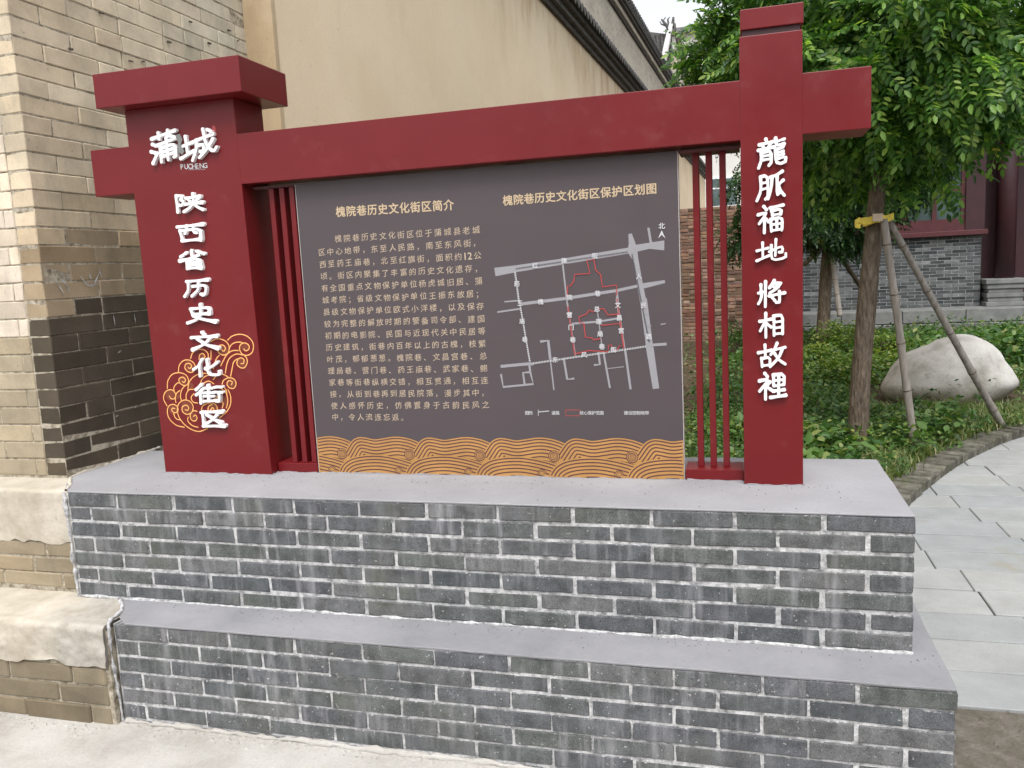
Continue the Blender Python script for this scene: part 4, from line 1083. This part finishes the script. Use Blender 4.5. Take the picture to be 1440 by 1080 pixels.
# ================================================================== VEGETATION
def leaflet_geo():
    "one leaflet along +Y, length 1, slightly folded: 6 verts, 2 quads"
    v = np.array([(0, 0, 0), (-.215, .34, .06), (-.17, .72, .05), (0, 1, -.04), (.17, .72, .05), (.215, .34, .06)])
    return v, np.array([(0, 3, 2, 1), (0, 5, 4, 3)])
def rotm(ax, an):
    ax = ax/np.linalg.norm(ax); c_, s = cos(an), sin(an); x, y, z = ax; C_ = 1-c_
    return np.array([[c_+x*x*C_, x*y*C_-z*s, x*z*C_+y*s], [y*x*C_+z*s, c_+y*y*C_, y*z*C_-x*s], [z*x*C_-y*s, z*y*C_+x*s, c_+z*z*C_]])
def frond(L=.26, pairs=7, ll=.062, droop=.5, rnd=random):
    lv, lf = leaflet_geo(); V, F = [], []; o_ = 0
    def spine(t): return np.array([0, L*t*(1-.12*t), -droop*L*.5*t*t])
    for k in range(pairs):
        t = (k+1)/(pairs+.6)
        for sd_ in (-1, 1):
            l = ll*(1-.25*abs(2*t-1))*rnd.uniform(.85, 1.1)
            R_ = rotm(np.array([0, 0, 1.]), -sd_*rnd.uniform(.85, 1.1)) @ rotm(np.array([0, 1., 0]), sd_*rnd.uniform(-.1, .35)) @ rotm(np.array([1., 0, 0]), -rnd.uniform(.15, .6))
            V.append((lv*l*np.array([1.12, 1, 1])) @ R_.T+spine(t)); F.append(lf+o_); o_ += 6
    V.append(lv*ll @ rotm(np.array([1., 0, 0]), -droop).T+spine(1)); F.append(lf+o_); o_ += 6
    # rachis
    sv = []
    for i in range(4): p = spine(i/3); sv += [p+[-.0015, 0, 0], p+[.0015, 0, 0]]
    V.append(np.array(sv)); F.append(np.array([(0, 1, 3, 2), (2, 3, 5, 4), (4, 5, 7, 6)])+o_)
    return np.vstack(V), np.vstack(F)
random.seed(21)
FR = [frond(rnd=random, L=random.uniform(.24, .32), droop=random.uniform(.3, 1.0)) for _ in range(8)]
def orient(dirs, ups):
    "rotation matrices with local +Y along dirs, +Z near ups"
    y = dirs/np.linalg.norm(dirs, axis=1)[:, None]; x = np.cross(y, ups); x /= np.linalg.norm(x, axis=1)[:, None]+1e-9
    z = np.cross(x, y); return np.stack([x, y, z], axis=2)
def frond_positions(blobs):
    P_, D_, U_ = [], [], []
    for (c_, r, n_) in blobs:
        c_ = np.array(c_); sc = np.array(r) if hasattr(r, '__len__') else np.array([r, r, r])
        ncl = max(5, n_//12)
        cd_ = rng.normal(size=(ncl, 3)); cd_ /= np.linalg.norm(cd_, axis=1)[:, None]
        cr_ = rng.uniform(.45, 1.0, ncl)**.6; tips = cd_*cr_[:, None]
        for i in range(n_):
            k = rng.integers(ncl); q = tips[k]; out = cd_[k]
            p = c_+q*sc+rng.normal(size=3)*.055
            d = out*rng.uniform(.6, 1.2)+rng.normal(size=3)*.5+np.array([0, -.15, rng.uniform(-.85, .15)])
            P_.append(p); D_.append(d); U_.append(out*.5+np.array([0, -.35, .9])+rng.normal(size=3)*.3)
    return np.array(P_), np.array(D_), np.array(U_)
def make_crown(parent, blobs, mat, nobj, scale=1.0):
    P_, D_, U_ = frond_positions(blobs); R_ = orient(D_, U_)
    N_ = len(P_); sc = rng.uniform(.8, 1.15, N_)*scale; kind = rng.integers(0, len(FR), N_)
    near = np.argsort(np.linalg.norm(P_-CAM, axis=1))[:nobj] if nobj else np.array([], int)
    isn = np.zeros(N_, bool); isn[near] = True
    V, F = [], []; o_ = 0
    for k, (fv, ff) in enumerate(FR):
        ix = np.where((kind == k) & ~isn)[0]
        if len(ix):
            vv = np.einsum('nij,vj->nvi', R_[ix]*sc[ix, None, None], fv)+P_[ix][:, None, :]
            V.append(vv.reshape(-1, 3)); F.append((ff[None]+(np.arange(len(ix))*len(fv))[:, None, None]+o_).reshape(-1, 4)); o_ += len(ix)*len(fv)
    o = part('crown', npmesh('crown', np.vstack(V)-np.array(BASE[parent]), np.vstack(F), mat), mat, parent); stuff(o)
    if nobj:
        mes = [npmesh('compound_leaf', fv, ff, mat) for fv, ff in FR]
        for i in near:
            lo = bpy.data.objects.new('compound_leaf', mes[kind[i]]); COL.objects.link(lo); lo.parent = parent
            mt = Matrix([list(R_[i][r]*sc[i])+[P_[i][r]-BASE[parent][r]] for r in range(3)]+[[0, 0, 0, 1]]); lo.matrix_local = mt
    return o
t1 = thing('locust_tree', 'near young locust tree with drooping feathery leaves and a yellow-strapped trunk beside the red post', 'tree', (.382, 4.2, 0))
tp = [at(1205, 650, Y=4.2), at(1209, 560, Y=4.2), at(1218, 440, Y=4.2), at(1228, 330, Y=4.2), at(1236, 240, Y=4.2), at(1242, 150, Y=4.2), at(1240, 60, Y=4.2)]
TP = catmull(tp, 6)
def trunk_mesh(TP_, r0, r1):
    n_ = 18; m_ = MB(); N_ = len(TP_)
    for i, p in enumerate(TP_):
        t = i/(N_-1); r = r0+(r1-r0)*t+.035*max(0, 1-p.z/.25)**2
        for k in range(n_):
            a_ = 2*pi*k/n_; rr = r*(1+.10*mnoise.noise(Vector((cos(a_)*2, sin(a_)*2, p.z*2.2)))+.05*mnoise.noise(Vector((cos(a_)*6, sin(a_)*6, p.z*9))))
            m_.v.append((p.x+rr*cos(a_), p.y+rr*sin(a_), p.z))
    for i in range(N_-1):
        for k in range(n_): m_.f.append((i*n_+k, i*n_+(k+1) % n_, (i+1)*n_+(k+1) % n_, (i+1)*n_+k))
    return m_
part('trunk', trunk_mesh(TP, .078, .045), M['bark'], t1, smooth=True)
BL1 = [(1180, 60, 3.9, .42, 150), (1250, 15, 3.6, .48, 190), (1340, 40, 3.7, .5, 210), (1425, 45, 3.9, .5, 200), (1195, 125, 4.2, .36, 130), (1265, 110, 3.8, .42, 170), (1345, 80, 3.9, .36, 150),
       (1425, 78, 4.0, .36, 150), (1235, 165, 4.3, .26, 90), (1285, 160, 4.1, .25, 100), (1180, 190, 4.6, .28, 90), (1300, 185, 4.3, .15, 45), (1280, 225, 4.4, .15, 45), (1160, 110, 4.9, .45, 140),
       (1300, 95, 5.2, .5, 190), (1400, 30, 5.2, .5, 190), (1210, 40, 5.3, .6, 170), (1130, 40, 4.6, .45, 130), (1310, -50, 4.3, .6, 180), (1200, -60, 4.3, .6, 180), (1420, -60, 4.3, .6, 160),
       (1075, 45, 4.8, .36, 130), (1022, 40, 4.9, .22, 75), (998, 78, 5.0, .17, 42), (1020, 90, 5.0, .20, 60), (1060, 95, 5.1, .26, 80), (1035, 5, 4.9, .22, 50), (1090, -20, 4.7, .4, 100), (1205, 225, 4.6, .2, 50),
       (1150, 185, 4.7, .22, 60), (1250, 215, 4.5, .18, 45), (1295, 225, 4.35, .09, 16), (1460, 95, 4.2, .28, 70), (975, 62, 5.0, .09, 12)]
bl = [(at(px, py, Y=Y), r, int(n_*1.2)) for px, py, Y, r, n_ in BL1]
make_crown(t1, bl, M['leaf'], 290, 1.08)
for i, (c_, r, n_) in enumerate(bl[:29]):
    s0 = TP[-3 - (i % 9)]; s0 = Vector(s0); c_ = Vector(c_)
    mid = (s0+c_)/2+Vector((0, 0, .12)); q = catmull([s0, mid, c_], 6)
    part('branch', MB().tube(q, [.028-.022*k/(len(q)-1) for k in range(len(q))], 6), M['bark'], t1)
t2 = thing('locust_tree', 'farther slim tree with dark crown standing in front of the grey brick wall', 'tree', (.713, 10.5, 0))
TP2 = catmull([at(1157, 475, Y=10.5), at(1159, 440, Y=10.5), at(1162, 380, Y=10.5), at(1166, 320, Y=10.5), at(1165, 250, Y=10.5), at(1160, 150, Y=10.5)], 5)
part('trunk', trunk_mesh(TP2, .10, .06), M['bark'], t2, smooth=True)
BL2 = [(1165, 230, 10.3, .75, 420), (1150, 290, 10.2, .45, 260), (1195, 295, 10.6, .5, 300), (1235, 245, 10.7, .5, 260), (1280, 250, 10.6, .32, 150), (1255, 270, 10.6, .25, 100), (1120, 200, 10.3, .7, 260), (1250, 200, 10.7, .8, 300), (1320, 205, 10.5, .3, 120), (1080, 180, 10.4, .6, 200),
       (1050, 270, 10.6, .32, 130), (1200, 330, 10.4, .2, 70), (1160, 120, 10.4, 1.0, 260), (1090, 260, 10.5, .5, 150), (1350, 130, 10.6, .45, 140), (1045, 330, 10.6, .2, 60)]
bl = [(at(px, py, Y=Y), r, n_) for px, py, Y, r, n_ in BL2]
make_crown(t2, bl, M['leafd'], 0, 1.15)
for c_, r, n_ in bl[:9]:
    s0 = Vector(TP2[-6]); q = catmull([s0, (s0+Vector(c_))/2+Vector((0, 0, .15)), Vector(c_)], 5); part('branch', MB().tube(q, [.03-.02*k/(len(q)-1) for k in range(len(q))], 6), M['bark'], t2)

# stakes and straps
def pole(name, label, a_, b_, r0, r1, group, mat='bamboo', nodes=5):
    a_, b_ = Vector(a_), Vector(b_); pts, rad = [], []; N_ = nodes*6
    for i in range(N_+1):
        t = i/N_; pts.append(a_+(b_-a_)*t+Vector((0, 0, -.01*sin(pi*t)))+Vector((mnoise.noise(a_+Vector((t*3, 0, 0)))*.006, 0, 0)))
        rad.append((r0+(r1-r0)*t)*(1.12 if i % 6 == 3 else 1))
    m_ = MB(); m_.tube(pts, rad, 12); o = part(name, m_, M[mat], smooth=True)
    for k in range(nodes):
        q = pts[k*6+3]; d = (b_-a_).normalized(); r = rad[k*6+3]
        part('node_ring', MB().tube([q-d*.004, q+d*.004], r*1.07, 12), M['bark'], o)
    tag(o, label, 'stake', group); return o
gA = 'bamboo stakes propping the near tree'
pole('tree_stake', 'pale bamboo stake standing steepest beside the near tree trunk', at(1243, 308, Y=4.06), at(1289, 645, Y=4.19), .026, .029, gA)
pole('tree_stake', 'darker bamboo stake leaning across the pale boulder from the near tree', at(1251, 312, Y=4.14), at(1411, 601, Y=5.02), .023, .030, gA)
gB = 'thin stakes propping the farther tree'
pole('tree_stake', 'thin pale stake just right of the farther tree trunk', at(1168, 340, Y=10.4), at(1181, 445, Y=10.2), .035, .038, gB)
pole('tree_stake', 'dark slanting stake right of the farther tree trunk', at(1173, 345, Y=10.5), at(1216, 412, Y=11.4), .032, .035, gB, 'bark')
pole('tree_stake', 'stake leaning left from the farther tree towards the red post', at(1158, 342, Y=10.5), at(1131, 372, Y=11.2), .032, .035, gB)
st = thing('tree_strap', 'bright yellow plastic strap tying bamboo stakes to the near tree trunk', 'strap', tuple(at(1232, 310, Y=4.12)))
def strapband(pts, w, th=.006):
    m_ = MB(); P_ = [Vector(p) for p in pts]
    for i in range(len(P_)-1):
        a_, b_ = P_[i], P_[i+1]; h = Vector((0, 0, w/2)); n_ = (b_-a_).cross(h).normalized()*th
        m_.add([a_-h, b_-h, b_+h, a_+h, a_-h-n_, b_-h-n_, b_+h-n_, a_+h-n_], [(0, 1, 2, 3), (7, 6, 5, 4), (0, 4, 5, 1), (3, 2, 6, 7), (0, 3, 7, 4), (1, 5, 6, 2)])
    return m_
tc = at(1229, 310, Y=4.2)
part('wrap', strapband([(tc.x+.078*cos(t)*1.0, tc.y+.078*sin(t), tc.z+.01*cos(t)+.006*sin(3*t)) for t in [i*2*pi/20 for i in range(21)]], .055), M['strap'], st)
part('wrap', strapband([at(x, y, Y=4.05) for x, y in [(1203, 315), (1212, 311), (1222, 310), (1236, 306), (1246, 308), (1257, 304)]], .050), M['strap'], st)
part('loose_end', strapband([at(x, y, Y=4.04) for x, y in [(1214, 312), (1208, 309), (1202, 313), (1203, 317), (1210, 318)]], .035), M['strap'], st)
part('buckle', MB().box(*(lambda q: (q.x-.035, q.x+.035, q.y-.02, q.y, q.z-.028, q.z+.028))(at(1234, 306, Y=4.02))), M['bodytext'], st, bevel=.004)
s2 = part('tree_strap', strapband([at(x, y, Y=10.38) for x, y in [(1146, 338), (1156, 340), (1164, 338), (1174, 341)]], .06), M['strap']); tag(s2, 'faded orange strap round the farther tree trunk', 'strap')
# dry twig with a yellow scrap hanging at the right edge
tw = thing('hanging_twig', 'drooping twig with a torn yellow scrap in front of the maroon doors', 'twig', tuple(at(1400, 200, Y=4.2)))
part('twig', MB().tube(catmull([at(1440, 190, Y=4.2), at(1425, 205, Y=4.2), at(1408, 213, Y=4.2), at(1396, 213, Y=4.2)], 4), .004, 5), M['bark'], tw)
part('scrap', strapband([at(x, y, Y=4.18) for x, y in [(1390, 216), (1397, 211), (1405, 212), (1411, 203)]], .028, .003), M['strap'], tw)
def leaves_at(parent, pts):
    V, F = [], []; lv, lf = leaflet_geo(); o_ = 0
    for (p, d, l) in pts:
        R_ = orient(np.array([d], float), np.array([[.1, -.6, .8]]))[0]; V.append(lv*l @ R_.T+np.array(p)-np.array(BASE[parent])); F.append(lf+o_); o_ += 6
    return npmesh('leaves', np.vstack(V), np.vstack(F), M['leaf'])
part('leaves', leaves_at(tw, [(at(x, y, Y=4.15), (dx, -.2, dz), .10) for x, y, dx, dz in [(1412, 206, .9, .4), (1420, 200, .9, .5), (1430, 212, .9, -.1), (1430, 226, .8, .1), (1425, 232, 1, -.1), (1400, 205, -.7, .5)]]), M['leaf'], tw)

# boulder
bo_c = Vector((1.545, 6.55, .0))
sil = [(445, 430), (480, 370), (560, 262), (640, 228), (700, 205), (800, 165), (870, 150), (950, 165), (1010, 200), (1080, 290), (1160, 405), (1105, 455), (1040, 500), (980, 525), (780, 560), (640, 560), (540, 540), (460, 480)]
SP = [at(1120+x/3.725, 430+y/3.725, Y=6.55) for x, y in sil]
cen = at(1120+800/3.725, 430+370/3.725, Y=6.55)
ang = sorted((atan2(p.z-cen.z, p.x-cen.x), sqrt((p.x-cen.x)**2+(p.z-cen.z)**2)) for p in SP)
def rad_of(t):
    n_ = len(ang)
    for i in range(n_):
        a0_, r0_ = ang[i]; a1_, r1_ = ang[(i+1) % n_]
        if i == n_-1: a1_ += 2*pi
        tt = t if t >= a0_ else t+2*pi
        if a0_ <= tt <= a1_: return r0_+(r1_-r0_)*(tt-a0_)/(a1_-a0_)
    return ang[0][1]
bm = bmesh.new(); bmesh.ops.create_icosphere(bm, subdivisions=5, radius=1)
for v in bm.verts:
    x, y, z = v.co; t = atan2(z, x); r = rad_of(t); rr = sqrt(x*x+z*z)
    k = sqrt(max(0, 1-abs(y)**2.3))/max(rr, 1e-5)*rr if rr > 1e-5 else 0
    q = Vector((cen.x+cos(t)*r*k, cen.y+y*.42, cen.z+sin(t)*r*k))
    n_ = v.co.normalized()
    q += n_*(mnoise.noise(q*2.2)*.03+mnoise.noise(q*8)*.006+mnoise.noise(q*25)*.004)
    v.co = q-Vector((bo_c.x, bo_c.y, 0))
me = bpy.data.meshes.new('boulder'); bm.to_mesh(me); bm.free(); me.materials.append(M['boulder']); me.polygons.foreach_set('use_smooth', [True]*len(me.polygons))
o = bpy.data.objects.new('boulder', me); COL.objects.link(o); o.location = (bo_c.x, bo_c.y, 0)
tag(o, 'large pale rounded boulder lying in the planting beside the paved path', 'boulder')

# ground cover: leaf clumps and grass blades
def scatter(n_, xr, yr, dens=None, mrg=.25):
    out = []
    while len(out) < n_:
        x, y = random.uniform(*xr), random.uniform(*yr)
        if in_garden(x, y, mrg) and (dens is None or random.random() < dens(x, y)): out.append((x, y))
    return out
def soil_z(x, y): return .035+nz(x, y, 1.3, .02)
def near_w(x, y): return min(1, (2.2/max(1.0, y*.55))**1.2)
def make_leaves(name, pts, size, height, mat, per=9, spread=.09, upw=.6):
    lv, lf = leaflet_geo(); lv = lv*np.array([1.35, 1, 1]); n_ = len(pts)*per
    base = np.repeat(np.array([(x, y, soil_z(x, y)) for x, y in pts]), per, axis=0)
    hh = np.repeat(np.array([height(x, y) for x, y in pts]), per)
    off = rng.normal(size=(n_, 3))*spread; off[:, 2] = rng.uniform(.05, 1, n_)*hh
    P_ = base+off; D_ = rng.normal(size=(n_, 3)); D_[:, 2] = D_[:, 2]*.45+.15
    U_ = np.tile([0, 0, 1.], (n_, 1))+rng.normal(size=(n_, 3))*.4
    R_ = orient(D_, U_)*(rng.uniform(.6, 1.25, n_)*size)[:, None, None]
    V = (np.einsum('nij,vj->nvi', R_, lv)+P_[:, None, :]).reshape(-1, 3); F = (lf[None]+(np.arange(n_)*6)[:, None, None]).reshape(-1, 4)
    return npmesh(name, V, F, mat)
def make_blades(name, pts, h, mat, per=7):
    n_ = len(pts)*per
    base = np.repeat(np.array([(x, y, soil_z(x, y)) for x, y in pts]), per, axis=0)+np.hstack([rng.normal(size=(n_, 2))*.03, np.zeros((n_, 1))])
    hh = h*rng.uniform(.5, 1.2, n_); a_ = rng.uniform(0, 2*pi, n_); ln = rng.uniform(.2, .9, n_)*hh
    dx, dy = np.cos(a_), np.sin(a_); w = .003+.002*rng.random(n_)
    V = np.zeros((n_, 6, 3))
    for i, (t, ww) in enumerate([(0, 1), (.55, .9), (1, .1)]):
        cx_, cy_ = base[:, 0]+dx*ln*t*t, base[:, 1]+dy*ln*t*t; cz_ = base[:, 2]+hh*(t-.25*t*t)
        V[:, 2*i] = np.stack([cx_-dy*w*ww, cy_+dx*w*ww, cz_], 1); V[:, 2*i+1] = np.stack([cx_+dy*w*ww, cy_-dx*w*ww, cz_], 1)
    F = np.array([(0, 1, 3, 2), (2, 3, 5, 4)])[None]+(np.arange(n_)*6)[:, None, None]
    return npmesh(name, V.reshape(-1, 3), F.reshape(-1, 4), mat)
def plant(name, me): o = bpy.data.objects.new(name, me); COL.objects.link(o); o['kind'] = 'stuff'; return o
def not_boulder(x, y): return not (abs(x-1.54) < .75 and abs(y-6.55) < .5)
bare = lambda x, y: (0.06 if (x < -1.02+.03*y and y > 1.6) else 1)*(1 if not_boulder(x, y) else 0)
hgt = lambda x, y: .035 if (abs(x-1.5) < .95 and y > 5.2) else (.12+.10*max(0, mnoise.noise(Vector((x*.9, y*.9, 0)))+.3))*(1 if y < 5.6 else 1.15)*(.75 if x > kerb_x(y)-.6 else 1)
p1 = scatter(3400, (-2.9, 2.2), (.75, 6.0), lambda x, y: bare(x, y)*(.55 if x > kerb_x(y)-.5 else 1)*(1 if mnoise.noise(Vector((x*1.7, y*1.7, 9))) > -.22 else .12))
plant('ground_cover', make_leaves('ground_cover', p1, .042, hgt, M['cover'], 10, .07))
pw = scatter(170, (-.6, 1.6), (1.0, 5.2), lambda x, y: 1 if mnoise.noise(Vector((x*1.6, y*1.6, 7))) > .05 else .1)
plant('weeds', make_leaves('weeds', pw, .085, lambda x, y: .24, M['cover'], 9, .06))
pl_ = scatter(420, (-.8, 2.0), (1.0, 6.0), lambda x, y: 1 if mnoise.noise(Vector((x*1.3, y*1.3, 17))) > .1 else .03)
plant('weeds', make_leaves('weeds', pl_, .038, lambda x, y: .26 if y < 5.2 else .06, M['lime'], 9, .05))
p2 = scatter(4200, (-2.7, 7), (6.0, 13.8), bare)
h2 = lambda x, y: .12+.42*max(0, mnoise.noise(Vector((x*.8, y*.8, 2)))+.2)
plant('ground_cover', make_leaves('ground_cover', p2, .060, h2, M['cover'], 11, .13))
p3 = scatter(2600, (-1.2, 2.4), (.75, 6.2), lambda x, y: bare(x, y)*(1 if x > kerb_x(y)-.9 else .25), .20)
plant('grass', make_blades('grass', p3, .13, M['grass'], 8))
p4 = scatter(1500, (1.2, 4.5), (5.6, 9.5), lambda x, y: 1 if not_boulder(x, y) else 0, .20)
plant('grass', make_blades('grass', p4, .15, M['grass'], 7))
# yellow-green shrubs behind the near tree
sh = [(at(px, 480, Z=.05).x*0+at(px, py, Y=Y).x, Y, r, h) for px, py, Y, r, h in [(1170, 460, 9.6, .35, .62), (1205, 455, 9.4, .35, .62), (1235, 462, 9.0, .35, .52), (1262, 470, 9.2, .30, .42), (1150, 480, 8.6, .35, .40), (1185, 500, 7.6, .45, .36), (1250, 500, 8.0, .5, .36)]]
LB = ['yellow-green shrub just left of the near tree trunk before the wall', 'yellow-green shrub directly behind the near tree trunk', 'yellow-green shrub between the two bamboo stakes', 'low lime shrub right of the steep bamboo stake',
      'low shrub at the foot of the farther tree', 'spreading low shrub left behind the near trunk', 'spreading low shrub behind the left end of the boulder']
for (x, y, r, h), lb in zip(sh, LB):
    so_ = thing('shrub', lb, 'shrub', (x, y, 0), group='low shrubs behind the near tree')
    n_ = 230; P_ = [(x+random.gauss(0, r*.5), y+random.gauss(0, r*.4)) for _ in range(n_)]
    me = make_leaves('foliage', P_, .05, lambda a_, b_: h*max(.25, 1-((a_-x)**2+(b_-y)**2)/(r*r*1.6)), M['lime'], 6, .05)
    me.transform(Matrix.Translation((-x, -y, 0))); stuff(part('foliage', me, M['lime'], so_))
    m = MB()
    for k in range(6): m.tube([(x, y, .02), (x+random.uniform(-r, r)*.5, y+random.uniform(-r, r)*.4, h*.75)], .008, 5)
    part('stem', m, M['bark'], so_)
# dark green tufts right of the boulder
x, y = at(1420, 470, Y=8.6).x, 8.6
sp_ = thing('shrub', 'spiky dark green shrub at the right edge beyond the boulder', 'shrub', (x, y, 0))
me = make_leaves('foliage', [(x+random.gauss(0, .5), y+random.gauss(0, .3)) for _ in range(260)], .09, lambda a_, b_: .50, M['cover'], 6, .08); me.transform(Matrix.Translation((-x, -y, 0)))
stuff(part('foliage', me, M['cover'], sp_))
part('stem', MB().tube([(x, y, 0), (x, y, .3)], .02, 6), M['bark'], sp_)
# leaf litter on the bare soil and path
V, F = [], []; o_ = 0; lv, lf = leaflet_geo()
for k in range(900):
    x, y = random.uniform(-2.2, -.9), random.uniform(1.2, 12)
    R_ = orient(np.array([[random.gauss(0, 1), random.gauss(0, 1), .05]]), np.array([[random.gauss(0, .3), random.gauss(0, .3), 1]]))[0]
    V.append(lv*random.uniform(.03, .06)*np.array([1.6, 1, 1]) @ R_.T+np.array([x, y, soil_z(x, y)+.006])); F.append(lf+o_); o_ += 6
plant('leaf_litter', npmesh('leaf_litter', np.vstack(V), np.vstack(F), M['litter']))
